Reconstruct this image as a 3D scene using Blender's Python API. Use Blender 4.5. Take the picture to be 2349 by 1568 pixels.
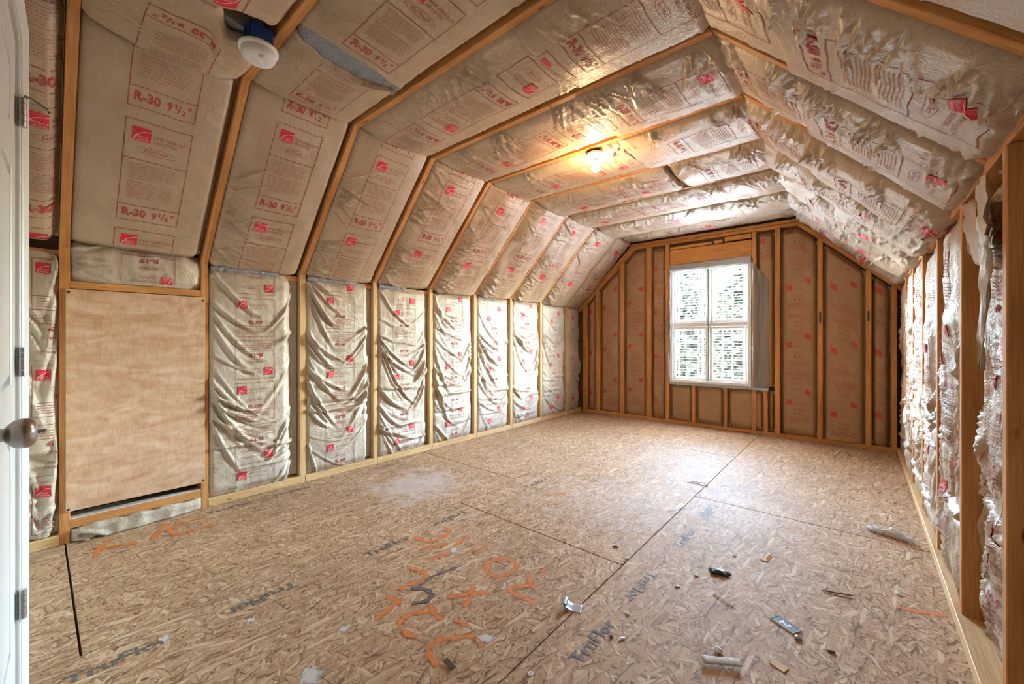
import bpy, bmesh, math, random
import numpy as np
from mathutils import Matrix, Vector

random.seed(7)
scene = bpy.context.scene
COL = scene.collection
for ob in list(bpy.data.objects):
    bpy.data.objects.remove(ob)

# ------------------------------------------------------------------ camera
cam_d = bpy.data.cameras.new('camera')
cam_d.sensor_width = 36.0
cam_d.lens = 933.0 / 2349.0 * 36.0
cam_d.shift_y = -7.0 / 2349.0
cam_d.clip_start = 0.01
cam = bpy.data.objects.new('camera', cam_d)
cam.location = (0, 0, 1.13)
cam.rotation_euler = (math.radians(90), 0, math.radians(40.5))
COL.objects.link(cam)
scene.camera = cam

# ------------------------------------------------------------------ world and light
SKY_STRENGTH = 42.0
BULB_WATTS = 7.0
w = bpy.data.worlds.new('sky_world')
scene.world = w
w.use_nodes = True
wn = w.node_tree.nodes
wn.clear()
wo = wn.new('ShaderNodeOutputWorld')
wb = wn.new('ShaderNodeBackground')
ws = wn.new('ShaderNodeTexSky')
ws.sky_type = 'NISHITA'
ws.sun_disc = False
ws.sun_elevation = math.radians(48)
ws.sun_rotation = math.radians(200)
ws.air_density = 1.0
ws.dust_density = 3.5
wb.inputs['Strength'].default_value = SKY_STRENGTH
wm = wn.new('ShaderNodeMix'); wm.data_type = 'RGBA'; wm.blend_type = 'MULTIPLY'
wm.inputs[0].default_value = 1.0
wm.inputs[7].default_value = (1.0, .93, .83, 1)          # camera white balance of the daylight
w.node_tree.links.new(ws.outputs[0], wm.inputs[6])
w.node_tree.links.new(wm.outputs[2], wb.inputs['Color'])
w.node_tree.links.new(wb.outputs[0], wo.inputs['Surface'])
# sun behind the house: lights the yard and trees seen through the window
sl_ = bpy.data.lights.new('sun', 'SUN'); sl_.energy = 16.0; sl_.angle = math.radians(.6); sl_.color = (1.0, .93, .82)
so_ = bpy.data.objects.new('sun', sl_); so_.rotation_euler = (math.radians(40), 0, math.radians(-25)); COL.objects.link(so_)
# sampling portal in the window opening (emits nothing itself)
pl = bpy.data.lights.new('window_portal', 'AREA')
pl.shape = 'RECTANGLE'
pl.size, pl.size_y = 0.96, 1.5
pl.cycles.is_portal = True
po = bpy.data.objects.new('window_portal', pl)
po.location = (-1.47, 5.72, 1.31)
po.rotation_euler = (math.radians(-90), 0, 0)
COL.objects.link(po)

scene.view_settings.view_transform = 'Standard'
scene.view_settings.look = 'None'
scene.view_settings.gamma = 1.0
scene.view_settings.use_curve_mapping = False
scene.view_settings.exposure = 1.85
scene.cycles.max_bounces = 8
scene.cycles.diffuse_bounces = 4
scene.cycles.glossy_bounces = 2
scene.cycles.adaptive_threshold = 0.03

# ------------------------------------------------------------------ noise helpers
def _hash(ix, iy, seed):
    n = (ix.astype(np.int64) * 374761393 + iy.astype(np.int64) * 668265263 + seed * 974634777) & 0xFFFFFFFF
    n = ((n ^ (n >> 13)) * 1274126177) & 0xFFFFFFFF
    n = n ^ (n >> 16)
    return (n & 0xFFFF) / 65535.0

def vn(x, y, seed=0):
    x = np.asarray(x, float); y = np.asarray(y, float)
    ix = np.floor(x); iy = np.floor(y)
    fx = x - ix; fy = y - iy
    fx = fx * fx * fx * (fx * (fx * 6 - 15) + 10); fy = fy * fy * fy * (fy * (fy * 6 - 15) + 10)
    a = _hash(ix, iy, seed); b = _hash(ix + 1, iy, seed); c = _hash(ix, iy + 1, seed); d = _hash(ix + 1, iy + 1, seed)
    return (a + (b - a) * fx + (c - a) * fy + (a - b - c + d) * fx * fy) * 2 - 1

def fbm(x, y, seed=0, o=3):
    s = 0; a = 1.0; t = 0
    for i in range(o):
        s = s + a * vn(x * 2 ** i, y * 2 ** i, seed + i * 17); t += a; a *= .5
    return s / t

def sm(a, b, x):
    t = np.clip((x - a) / (b - a), 0, 1)
    return t * t * (3 - 2 * t)

def fold(x):
    """rounded crest, sharp valley: 0..1"""
    t = np.abs(x - np.floor(x) - .5) * 2
    return 1 - t ** 1.6

# ------------------------------------------------------------------ materials
class G:
    def __init__(self, name):
        self.m = bpy.data.materials.new(name)
        self.m.use_nodes = True
        self.t = self.m.node_tree
        self.n = self.t.nodes
        self.bsdf = self.n['Principled BSDF']
        self.out = self.n['Material Output']
    def node(self, typ, ins=None, **kw):
        nd = self.n.new(typ)
        for k, v in kw.items():
            setattr(nd, k, v)
        for k, v in (ins or {}).items():
            s = nd.inputs[k]
            if hasattr(v, 'is_linked') or hasattr(v, 'links'):
                self.t.links.new(v, s)
            else:
                s.default_value = v
        return nd
    def math(self, op, a, b=0.0, c=0.0):
        return self.node('ShaderNodeMath', {0: a, 1: b, 2: c}, operation=op).outputs[0]
    def coord(self, which='Object'):
        return self.node('ShaderNodeTexCoord').outputs[which]
    def mapping(self, vec, scale=(1, 1, 1), rot=(0, 0, 0), loc=(0, 0, 0)):
        return self.node('ShaderNodeMapping', {'Vector': vec, 'Scale': scale, 'Rotation': rot, 'Location': loc}).outputs[0]
    def noise(self, vec, scale, detail=3, rough=.55, dist=0):
        return self.node('ShaderNodeTexNoise', {'Vector': vec, 'Scale': scale, 'Detail': detail, 'Roughness': rough, 'Distortion': dist})
    def ramp(self, fac, stops):
        nd = self.node('ShaderNodeValToRGB', {'Fac': fac})
        el = nd.color_ramp.elements
        while len(el) < len(stops):
            el.new(.5)
        for e, (p, c) in zip(el, stops):
            e.position = p; e.color = tuple(c) + (1,) if len(c) == 3 else c
        return nd.outputs[0]
    def mix(self, fac, a, b, blend='MIX'):
        nd = self.node('ShaderNodeMix', data_type='RGBA', blend_type=blend)
        for s, v in (('Factor', fac), ('A', a), ('B', b)):
            sock = [i for i in nd.inputs if i.name == s and (i.type == 'RGBA' if s != 'Factor' else i.type == 'VALUE')][0]
            if hasattr(v, 'links'):
                self.t.links.new(v, sock)
            else:
                sock.default_value = v if not isinstance(v, tuple) or len(v) == 4 else v + (1,)
        return [o for o in nd.outputs if o.type == 'RGBA'][0]
    def set(self, **kw):
        for k, v in kw.items():
            s = self.bsdf.inputs[k.replace('_', ' ')]
            if hasattr(v, 'links'):
                self.t.links.new(v, s)
            else:
                s.default_value = v if not (isinstance(v, tuple) and len(v) == 3 and s.type == 'RGBA') else v + (1,)
        return self
    def bump(self, h, strength=.3, dist=.01):
        nd = self.node('ShaderNodeBump', {'Height': h, 'Strength': strength, 'Distance': dist})
        self.t.links.new(nd.outputs[0], self.bsdf.inputs['Normal'])
    def rnd(self):
        return self.node('ShaderNodeObjectInfo').outputs['Random']
    def alpha(self, a):
        self.set(Alpha=a)

M = {}
def m_kraft(name, c1, c2, rough=.42, crump=.35, spec=.5):
    g = G(name)
    uv = g.node('ShaderNodeUVMap').outputs[0]
    r = g.rnd()
    off = g.node('ShaderNodeCombineXYZ', {'X': g.math('MULTIPLY', r, 37.0), 'Y': g.math('MULTIPLY', r, 91.0), 'Z': 0.0}).outputs[0]
    v = g.node('ShaderNodeVectorMath', {0: uv, 1: off}, operation='ADD').outputs[0]
    big = g.noise(v, 5, 5, .6).outputs[0]
    col = g.mix(g.ramp(big, [(.3, (0, 0, 0)), (.7, (1, 1, 1))]), c1, c2)
    sp = g.noise(v, 260, 2, .6).outputs[0]
    col = g.mix(1.0, col, g.ramp(sp, [(.25, (.66, .64, .62)), (.5, (.98, .98, .98)), (.75, (1.14, 1.13, 1.12))]), 'MULTIPLY')
    g.set(Base_Color=col, Roughness=rough, Specular_IOR_Level=spec)
    w1 = g.noise(v, 30, 3, .6, .5).outputs[0]
    g.bump(g.math('ABSOLUTE', g.math('SUBTRACT', w1, .5)), crump, .03)
    M[name] = g.m
m_kraft('kraft_ceiling', (.50, .37, .255), (.41, .29, .185), .44, .26, .6)
m_kraft('kraft_wall', (.56, .47, .38), (.44, .345, .25), .44, .28, .5)
m_kraft('kraft_gable', (.43, .255, .135), (.35, .20, .10), .6, .15, .3)
m_kraft('kraft_loose', (.60, .50, .39), (.33, .20, .10), .44, .35, .55)

def m_wood(name, a, b, c, rough=.6):
    g = G(name)
    o = g.coord('Object'); r = g.rnd()
    off = g.node('ShaderNodeCombineXYZ', {'X': g.math('MULTIPLY', r, 53.0), 'Y': g.math('MULTIPLY', r, 7.0), 'Z': g.math('MULTIPLY', r, 11.0)}).outputs[0]
    v = g.node('ShaderNodeVectorMath', {0: o, 1: off}, operation='ADD').outputs[0]
    gr = g.noise(g.mapping(v, (1.6, 42, 42)), 1, 4, .6, .7).outputs[0]
    fine = g.noise(g.mapping(v, (8, 260, 260)), 1, 2, .5).outputs[0]
    bl = g.noise(g.mapping(v, (2.2, 3, 3)), 1, 2).outputs[0]
    col = g.ramp(gr, [(.28, c), (.5, b), (.72, a)])
    col = g.mix(.35, col, g.ramp(bl, [(.3, c), (.7, a)]))
    col = g.mix(1.0, col, g.ramp(fine, [(.3, (.8, .76, .72)), (.6, (1.05, 1.05, 1.05))]), 'MULTIPLY')
    vk = g.node('ShaderNodeTexVoronoi', {'Vector': g.mapping(v, (3.2, 12, 12)), 'Scale': 1.0}).outputs['Distance']
    col = g.mix(g.ramp(vk, [(.035, (1, 1, 1)), (.09, (0, 0, 0))]), col, (.12, .035, .008))
    g.set(Base_Color=col, Roughness=rough, Specular_IOR_Level=.35)
    g.bump(gr, .25, .003)
    M[name] = g.m
m_wood('pine', (.66, .33, .115), (.54, .235, .065), (.36, .125, .028))
m_wood('pine_pale', (.72, .50, .27), (.62, .39, .17), (.46, .25, .09))
m_wood('pine_header', (.66, .31, .09), (.56, .235, .055), (.40, .14, .028))

def m_plain(name, col, rough=.5, metal=0.0, spec=.5, bump=0, bscale=80, var=0):
    g = G(name)
    if var:
        n = g.noise(g.coord('Object'), bscale, 4).outputs[0]
        c = g.ramp(n, [(.3, tuple(x * (1 - var) for x in col)), (.7, tuple(min(1, x * (1 + var)) for x in col))])
        g.set(Base_Color=c)
    else:
        g.set(Base_Color=col)
    g.set(Roughness=rough, Metallic=metal, Specular_IOR_Level=spec)
    if bump:
        g.bump(g.noise(g.coord('Object'), bscale, 4).outputs[0], bump, .004)
    M[name] = g.m
m_plain('white_paint', (.78, .79, .80), .35, var=.02, bscale=3)
m_plain('white_vinyl', (.85, .86, .87), .35)
m_plain('grey_vinyl', (.42, .42, .42), .5)
m_plain('slat', (.82, .82, .80), .5)
m_plain('nickel', (.55, .56, .57), .28, 1.0)
m_plain('steel', (.62, .63, .64), .35, 1.0)
m_plain('black', (.012, .012, .014), .6)
m_plain('crawlspace_dark', (.02, .017, .015), .95, spec=.1)
m_plain('detector_white', (.80, .79, .80), .4)
m_plain('box_blue', (.012, .05, .22), .4)
m_plain('porcelain', (.85, .84, .80), .2)
m_plain('fibre', (.30, .30, .33), .95, spec=.1, bump=1.0, bscale=160, var=.35)
m_plain('fibre_pale', (.52, .48, .46), .95, spec=.1, bump=1.0, bscale=120, var=.25)
m_plain('fluff', (.72, .72, .70), .95, spec=.1, bump=1.0, bscale=140, var=.15)
m_plain('sheathing', (.20, .13, .075), .9, var=.3, bscale=12)
m_plain('deck', (.10, .06, .03), .9, var=.3, bscale=12)
m_plain('drywall', (.72, .70, .66), .9)
m_plain('duct_tape', (.34, .36, .39), .35, .3)
m_plain('paper_grey', (.42, .37, .31), .8, var=.2, bscale=60)
m_plain('paper_white', (.75, .74, .72), .7)
m_plain('wood_chip', (.55, .36, .18), .8, var=.2, bscale=60)
m_plain('bark', (.10, .05, .025), .9)
m_plain('plaster', (.60, .52, .46), .95, bump=.6, bscale=90, var=.12)
m_plain('gravel', (.17, .155, .135), .95, var=.2, bscale=2)
m_plain('trunk', (.10, .07, .05), .9)
m_plain('film', (.42, .42, .44), .4, var=.1, bscale=30)

def m_leaf(name, a, b):
    g = G(name)
    n = g.noise(g.coord('Object'), 3.0, 5, .7).outputs[0]
    g.set(Base_Color=g.ramp(n, [(.35, a), (.65, b)]), Roughness=1.0, Specular_IOR_Level=0.0)
    M[name] = g.m
m_leaf('leaf_dark', (.001, .0018, .0014), (.0045, .0055, .0045))  # leaves coloured far darker than real ones to hold down the bright view
m_leaf('leaf_light', (.002, .003, .0025), (.007, .0085, .0070))

def m_ink(name, col, wear=.5, scale=180, rough=.7, under=(.50, .38, .27)):
    g = G(name)
    n = g.noise(g.coord('Object'), scale, 2, .6).outputs[0]
    g.set(Base_Color=g.mix(g.ramp(n, [(max(0, wear - .12), (0, 0, 0)), (wear + .05, (1, 1, 1))]), tuple(c * .6 + k * .4 for c, k in zip(under, col)), col), Roughness=rough, Specular_IOR_Level=.3)
    M[name] = g.m
m_ink('ink_red', (.38, .045, .042), .38, 160)
m_ink('ink_line', (.31, .065, .05), .38, 120)
m_ink('ink_fine', (.37, .12, .085), .52, 420)
m_ink('ink_gable', (.36, .075, .05), .42, 160, .7, (.40, .26, .15))
m_ink('ink_logo', (.60, .025, .045), .25, 90, .5)
m_ink('ink_gable_logo', (.44, .06, .045), .40, 90, .6, (.40, .26, .15))
m_ink('ink_pale', (.75, .50, .44), .3, 120)
m_ink('ink_dark', (.10, .07, .06), .5, 300)
m_ink('stencil_grey', (.125, .115, .105), .45, 90, .7, (.48, .31, .18))
m_ink('marker', (.11, .10, .11), .46, 70, .7, (.48, .31, .18))

def m_spray():
    g = G('spray_orange')
    uv = g.node('ShaderNodeUVMap').outputs[0]
    x = g.node('ShaderNodeSeparateXYZ', {0: uv}).outputs[0]
    e = g.math('SUBTRACT', 1.0, g.math('ABSOLUTE', g.math('SUBTRACT', g.math('MULTIPLY', x, 2.0), 1.0)))
    n = g.noise(g.coord('Object'), 120, 4, .7).outputs[0]
    a = g.math('MULTIPLY', g.ramp(g.math('ADD', g.math('MULTIPLY', e, .75), g.math('MULTIPLY', n, .6)), [(.42, (0, 0, 0)), (.85, (1, 1, 1))]), .72)
    g.set(Base_Color=(.80, .22, .035), Roughness=.7)
    g.alpha(a)
    M['spray_orange'] = g.m
m_spray()
def m_splat():
    g = G('plaster_smear')
    uv = g.node('ShaderNodeUVMap').outputs[0]
    r = g.node('ShaderNodeSeparateXYZ', {0: uv}).outputs[0]
    n = g.noise(g.coord('Object'), 75, 5, .7).outputs[0]
    a = g.ramp(g.math('SUBTRACT', g.math('MULTIPLY', n, 1.5), r), [(.0, (0, 0, 0)), (.28, (.85, .85, .85))])
    g.set(Base_Color=(.66, .60, .55), Roughness=.9)
    g.alpha(a)
    M['plaster_smear'] = g.m
m_splat()

def m_osb():
    g = G('osb')
    o = g.coord('Object'); r = g.rnd()
    off = g.node('ShaderNodeCombineXYZ', {'X': g.math('MULTIPLY', r, 13.0), 'Y': g.math('MULTIPLY', r, 29.0), 'Z': 0.0}).outputs[0]
    v = g.node('ShaderNodeVectorMath', {0: o, 1: off}, operation='ADD').outputs[0]
    wob = g.noise(v, 9, 2).outputs['Color']
    v = g.node('ShaderNodeVectorMath', {0: v, 1: g.node('ShaderNodeVectorMath', {0: wob, 'Scale': .022}, operation='SCALE').outputs[0]}, operation='ADD').outputs[0]
    best = None
    for ang, sx, sy in ((5, 70, 8), (-22, 95, 14), (28, 84, 11), (74, 66, 14), (-58, 110, 20)):
        mv = g.mapping(v, (1, 1, 1), (0, 0, math.radians(ang)))
        mv = g.mapping(mv, (sx, sy, 1), (0, 0, 0), (ang * .37, ang * .91, 0))
        vo = g.node('ShaderNodeTexVoronoi', {'Vector': mv, 'Scale': 1.0}, voronoi_dimensions='2D')
        val = g.node('ShaderNodeSeparateColor', {0: vo.outputs['Color']}).outputs[0]
        if abs(ang) > 20:
            val = g.math('MULTIPLY', val, .93)
        gr = g.noise(g.mapping(mv, (6, .35, 1)), 1, 2).outputs[0]
        ed = vo.outputs['Distance']
        if best is None:
            best = (val, gr, ed)
        else:
            f = g.math('GREATER_THAN', val, best[0])
            mixf = lambda a, b: g.math('ADD', g.math('MULTIPLY', b, f), g.math('MULTIPLY', a, g.math('SUBTRACT', 1.0, f)))
            best = (g.math('MAXIMUM', val, best[0]), mixf(best[1], gr), mixf(best[2], ed))
    fr = g.math('FRACT', g.math('MULTIPLY', best[0], 37.0))
    col = g.ramp(fr, [(0.0, (.40, .23, .125)), (.3, (.49, .315, .185)), (.75, (.54, .36, .215)), (1.0, (.68, .50, .34))])
    col = g.mix(1.0, col, g.ramp(best[1], [(.3, (.74, .70, .66)), (.55, (1.0, 1.0, 1.0)), (.8, (1.1, 1.1, 1.1))]), 'MULTIPLY')
    # gaps between strands
    crack = g.ramp(best[2], [(.52, (1, 1, 1)), (.70, (.30, .22, .17))])
    col = g.mix(.75, col, crack, 'MULTIPLY')
    big = g.noise(g.coord('Object'), 1.3, 4, .6).outputs[0]
    col = g.mix(1.0, col, g.ramp(big, [(.3, (.88, .86, .86)), (.7, (1.08, 1.06, 1.04))]), 'MULTIPLY')
    # drywall dust smears
    pos = g.node('ShaderNodeNewGeometry').outputs['Position']
    for (cx, cy, rad, amt) in ((-2.62, 1.92, .55, .55), (-1.35, 2.6, .75, .22), (-.6, 3.0, .6, .16)):
        d = g.node('ShaderNodeVectorMath', {0: pos, 1: (cx, cy, 0)}, operation='DISTANCE').outputs['Value']
        n2 = g.noise(pos, 7, 6, .7).outputs[0]
        f = g.math('MULTIPLY', g.ramp(g.math('SUBTRACT', n2, g.math('MULTIPLY', d, .42 / rad)), [(.18, (0, 0, 0)), (.42, (1, 1, 1))]), amt)
        col = g.mix(f, col, (.62, .55, .52))
    g.set(Base_Color=col, Roughness=.72, Specular_IOR_Level=.2)
    M['osb'] = g.m
m_osb()

def m_ply():
    g = G('plywood')
    o = g.coord('Object')
    w0 = g.noise(g.mapping(o, (1, 2.2, 7)), 1.6, 4, .6, 1.6).outputs[0]
    cath = g.node('ShaderNodeTexWave', {'Vector': g.mapping(o, (1, 3.2, 1.3)), 'Scale': 9.0, 'Distortion': 9.0, 'Detail': 3.0, 'Detail Scale': .8}).outputs['Fac']
    fine = g.noise(g.mapping(o, (1, 330, 18)), 1, 2).outputs[0]
    col = g.ramp(w0, [(.32, (.47, .25, .135)), (.5, (.56, .345, .215)), (.68, (.63, .44, .31))])
    col = g.mix(.12, col, g.ramp(cath, [(.2, (.34, .17, .09)), (.6, (.62, .42, .29))]))
    col = g.mix(1.0, col, g.ramp(fine, [(.3, (.86, .84, .82)), (.6, (1.04, 1.04, 1.04))]), 'MULTIPLY')
    g.set(Base_Color=col, Roughness=.6, Specular_IOR_Level=.35)
    M['plywood'] = g.m
m_ply()

def m_glass():
    g = G('window_glass')
    tr = g.node('ShaderNodeBsdfTransparent', {'Color': (.93, .96, .95, 1)})
    gl = g.node('ShaderNodeBsdfGlossy', {'Roughness': .03, 'Color': (1, 1, 1, 1)})
    mx = g.node('ShaderNodeMixShader', {0: .06, 1: tr.outputs[0], 2: gl.outputs[0]})
    g.t.links.new(mx.outputs[0], g.out.inputs['Surface'])
    M['window_glass'] = g.m
m_glass()

def m_film():
    g = G('plastic_film')
    tr = g.node('ShaderNodeBsdfTransparent', {'Color': (.85, .86, .87, 1)})
    df = g.node('ShaderNodeBsdfPrincipled', {'Base Color': (.42, .42, .43, 1), 'Roughness': .35})
    mx = g.node('ShaderNodeMixShader', {0: .42, 1: tr.outputs[0], 2: df.outputs[0]})
    g.t.links.new(mx.outputs[0], g.out.inputs['Surface'])
    M['plastic_film'] = g.m
m_film()

def m_bulb():
    g = G('bulb_glow')
    g.set(Base_Color=(1, 1, 1), Roughness=.3, Emission_Color=(1.0, .86, .62), Emission_Strength=6.0)
    M['bulb_glow'] = g.m
m_bulb()

# ------------------------------------------------------------------ object helpers
def link(name, mesh, parent=None, mat=None, loc=None):
    o = bpy.data.objects.new(name, mesh)
    COL.objects.link(o)
    if parent is not None:
        o.parent = parent
    if mat and mesh is not None and len(mesh.materials) == 0:
        mesh.materials.append(M[mat])
    if loc is not None:
        o.location = loc
    return o

def tag(o, label=None, cat=None, group=None, kind=None):
    if label: o['label'] = label
    if cat: o['category'] = cat
    if group: o['group'] = group
    if kind: o['kind'] = kind
    return o

def empty(name, loc=(0, 0, 0), rz=0):
    e = bpy.data.objects.new(name, None)
    e.empty_display_size = .05
    e.location = loc
    e.rotation_euler = (0, 0, rz)
    COL.objects.link(e)
    return e

def mesh_np(name, V, F, uv=None, smooth=False):
    me = bpy.data.meshes.new(name)
    me.from_pydata([tuple(map(float, v)) for v in V] if not isinstance(V, np.ndarray) else V.tolist(), [], F if isinstance(F, list) else F.tolist())
    if uv is not None:
        ul = me.uv_layers.new(name='UVMap')
        li = np.zeros(len(me.loops), dtype=np.int32)
        me.loops.foreach_get('vertex_index', li)
        ul.data.foreach_set('uv', np.asarray(uv, float)[li].ravel())
    if smooth:
        me.polygons.foreach_set('use_smooth', np.ones(len(me.polygons), dtype=bool))
    me.update()
    return me

def bm_mesh(name, bm, smooth=False):
    me = bpy.data.meshes.new(name)
    bmesh.ops.recalc_face_normals(bm, faces=bm.faces)
    bm.to_mesh(me); bm.free()
    if smooth:
        me.polygons.foreach_set('use_smooth', np.ones(len(me.polygons), dtype=bool))
    return me

def chamfer_box(name, L, W, T, c=.0025):
    """long axis local X from 0..L, cross-section W (y) by T (z) centred; chamfered long edges"""
    w, t = W / 2, T / 2
    c = min(c, w * .4, t * .4)
    prof = [(-w + c, -t), (w - c, -t), (w, -t + c), (w, t - c), (w - c, t), (-w + c, t), (-w, t - c), (-w, -t + c)]
    V = [(0, y, z) for y, z in prof] + [(L, y, z) for y, z in prof]
    F = [[i, (i + 1) % 8, (i + 1) % 8 + 8, i + 8] for i in range(8)] + [list(range(7, -1, -1)), list(range(8, 16))]
    return mesh_np(name, V, F)

_boards = {}
def board(name, parent, p0, p1, wdir, W, T, mat='pine'):
    """lumber from p0 to p1; wdir = direction of the width W; T is the other thickness"""
    p0 = Vector(p0); p1 = Vector(p1)
    x = (p1 - p0); L = x.length; x.normalize()
    y = Vector(wdir); y = (y - x * y.dot(x)).normalized()
    z = x.cross(y)
    key = (round(L, 4), W, T, mat)
    if key not in _boards:
        me = chamfer_box(name, L, W, T); me.materials.append(M[mat]); _boards[key] = me
    o = link(name, _boards[key], parent)
    m = Matrix(((x.x, y.x, z.x, p0.x), (x.y, y.y, z.y, p0.y), (x.z, y.z, z.z, p0.z), (0, 0, 0, 1)))
    if parent is not None:
        m = Matrix.Translation(-Vector(parent.location)) @ m if parent.rotation_euler.z == 0 else m
    o.matrix_local = m
    return o

def add_box(bm, x0, x1, y0, y1, z0, z1):
    vs = [bm.verts.new(p) for p in ((x0, y0, z0), (x1, y0, z0), (x1, y1, z0), (x0, y1, z0), (x0, y0, z1), (x1, y0, z1), (x1, y1, z1), (x0, y1, z1))]
    for f in ((0, 3, 2, 1), (4, 5, 6, 7), (0, 1, 5, 4), (1, 2, 6, 5), (2, 3, 7, 6), (3, 0, 4, 7)):
        bm.faces.new([vs[i] for i in f])

def box(name, parent, x0, x1, y0, y1, z0, z1, mat, bev=0):
    bm = bmesh.new()
    add_box(bm, x0, x1, y0, y1, z0, z1)
    if bev:
        bmesh.ops.bevel(bm, geom=bm.edges[:], offset=bev, segments=1, affect='EDGES')
    return link(name, bm_mesh(name, bm), parent, mat)

def lathe(bm, prof, seg=32, M4=None):
    rings = []
    for r, z in prof:
        rings.append([bm.verts.new((r * math.cos(2 * math.pi * i / seg), r * math.sin(2 * math.pi * i / seg), z)) for i in range(seg)])
    for a, b in zip(rings[:-1], rings[1:]):
        for i in range(seg):
            bm.faces.new((a[i], a[(i + 1) % seg], b[(i + 1) % seg], b[i]))
    bm.faces.new(list(reversed(rings[0]))); bm.faces.new(rings[-1])
    if M4 is not None:
        bmesh.ops.transform(bm, matrix=M4, verts=bm.verts[:])

def tube(bm, pts, r, seg=8):
    pts = [Vector(p) for p in pts]
    rings = []
    for i, p in enumerate(pts):
        t = (pts[min(i + 1, len(pts) - 1)] - pts[max(i - 1, 0)]).normalized()
        a = t.orthogonal().normalized(); b = t.cross(a)
        rr = r[i] if isinstance(r, (list, tuple)) else r
        rings.append([bm.verts.new(p + (a * math.cos(2 * math.pi * k / seg) + b * math.sin(2 * math.pi * k / seg)) * rr) for k in range(seg)])
    for a, b in zip(rings[:-1], rings[1:]):
        for i in range(seg):
            bm.faces.new((a[i], a[(i + 1) % seg], b[(i + 1) % seg], b[i]))
    bm.faces.new(list(reversed(rings[0]))); bm.faces.new(rings[-1])

# ------------------------------------------------------------------ lettering
_txt = {}
def text2d(s, bold=.0, shear=0.0):
    key = (s, bold, shear)
    if key not in _txt:
        cu = bpy.data.curves.new('t', 'FONT')
        cu.body = s; cu.size = 1.0; cu.offset = bold; cu.resolution_u = 2; cu.shear = shear
        ob = bpy.data.objects.new('t', cu); COL.objects.link(ob)
        bpy.context.view_layer.update()
        dg = bpy.context.evaluated_depsgraph_get()
        me = ob.evaluated_get(dg).to_mesh()
        V = np.array([v.co[:2] for v in me.vertices]) if len(me.vertices) else np.zeros((0, 2))
        F = [list(p.vertices) for p in me.polygons]
        ob.evaluated_get(dg).to_mesh_clear()
        bpy.data.objects.remove(ob); bpy.data.curves.remove(cu)
        if len(V):
            V = V - np.array([V[:, 0].min(), 0])
        _txt[key] = (V, F)
    return _txt[key]

class Ink:
    """collects flat print in label coordinates (a right, b up, metres)"""
    def __init__(self):
        self.V = []; self.F = []; self.n = 0
    def add(self, V, F):
        self.V.append(np.asarray(V, float)); self.F += [[i + self.n for i in f] for f in F]; self.n += len(V)
    def quad(self, a0, b0, a1, b1, du=.02):
        na = max(1, int(math.ceil(abs(a1 - a0) / du))); nb = max(1, int(math.ceil(abs(b1 - b0) / du)))
        A = np.linspace(a0, a1, na + 1); B = np.linspace(b0, b1, nb + 1)
        V = [(a, b) for b in B for a in A]
        F = [[j * (na + 1) + i, j * (na + 1) + i + 1, (j + 1) * (na + 1) + i + 1, (j + 1) * (na + 1) + i] for j in range(nb) for i in range(na)]
        self.add(V, F)
    def rect(self, a0, b0, a1, b1, t):
        h = t / 2
        self.quad(a0 - h, b0 - h, a0 + h, b1 + h); self.quad(a1 - h, b0 - h, a1 + h, b1 + h)
        self.quad(a0 + h, b0 - h, a1 - h, b0 + h); self.quad(a0 + h, b1 - h, a1 - h, b1 + h)
    def text(self, s, a, b, width=None, height=.03, bold=.02, shear=0.0):
        V, F = text2d(s, bold, shear)
        if not len(V): return
        V = V.copy()
        sx = height / .70
        V = V * sx
        if width:
            V[:, 0] *= width / max(1e-6, V[:, 0].max())
        self.add(V + np.array([a, b]), F)
    def arc(self, ca, cb, ra, rb, t0, t1, th, seg=20):
        V = []
        for i in range(seg + 1):
            t = t0 + (t1 - t0) * i / seg
            for k in (-.5, .5):
                V.append((ca + (ra + k * th) * math.cos(t), cb + (rb + k * th) * math.sin(t)))
        self.add(V, [[2 * i, 2 * i + 1, 2 * i + 3, 2 * i + 2] for i in range(seg)])
    def para(self, a0, a1, b1, lines, pitch, th, rng):
        for l in range(lines):
            b = b1 - l * pitch
            end = a1 - (0 if l < lines - 1 else (a1 - a0) * .4) - rng.random() * (a1 - a0) * .06
            a = a0
            while a < end - .004:
                wl = min(end - a, .008 + rng.random() * .022)
                self.quad(a, b, a + wl, b + th, .05)
                a += wl + .0035

def label_r30(rng, val='R-30', full=True):
    """returns dict of Ink per layer; size .262 x .578"""
    L, T, P, R, W_ = Ink(), Ink(), Ink(), Ink(), Ink()
    bw, bh = .262, .578
    t = .0042
    L.rect(0, 0, bw, bh, t); L.quad(t, .098 - t / 2, bw - t, .098 + t / 2); L.quad(t, .372 - t / 2, bw - t, .372 + t / 2)
    T.text(val, .02, .030, .098, .044, .035); T.text('9', .142, .030, .022, .040, .03)
    T.quad(.176, .048, .1812, .074); T.quad(.1715, .067, .1758, .0715); T.text('/', .184, .032, .016, .042, .02); T.text('2', .201, .026, .018, .026, .03); T.text('"', .226, .036, .014, .036, .03)
    R.quad(.026, bh - .103, .098, bh - .033, .018)
    W_.arc(.104, bh - .110, .074, .064, math.radians(95), math.radians(178), .0035)
    W_.text('OWENS', .034, bh - .084, .052, .010, .0); W_.text('CORNING', .034, bh - .098, .058, .010, .0)
    L.text('PINK FIBERGLAS', .108, bh - .074, .142, .0165, .0); L.text('INSULATION', .108, bh - .098, .098, .0165, .0)
    L.arc(.128, bh - .148, .082, .019, 0, 2 * math.pi, .0022, 28)
    T.text('EcoTouch', .078, bh - .155, .095, .018, .01, .2)
    P.para(.028, .225, .345, 7, .0135, .0048, rng); P.para(.028, .225, .240, 8, .0135, .0048, rng)
    return {'line': L, 'text': T, 'fine': P, 'logo': [R], 'mark': W_}, bw, bh

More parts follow.
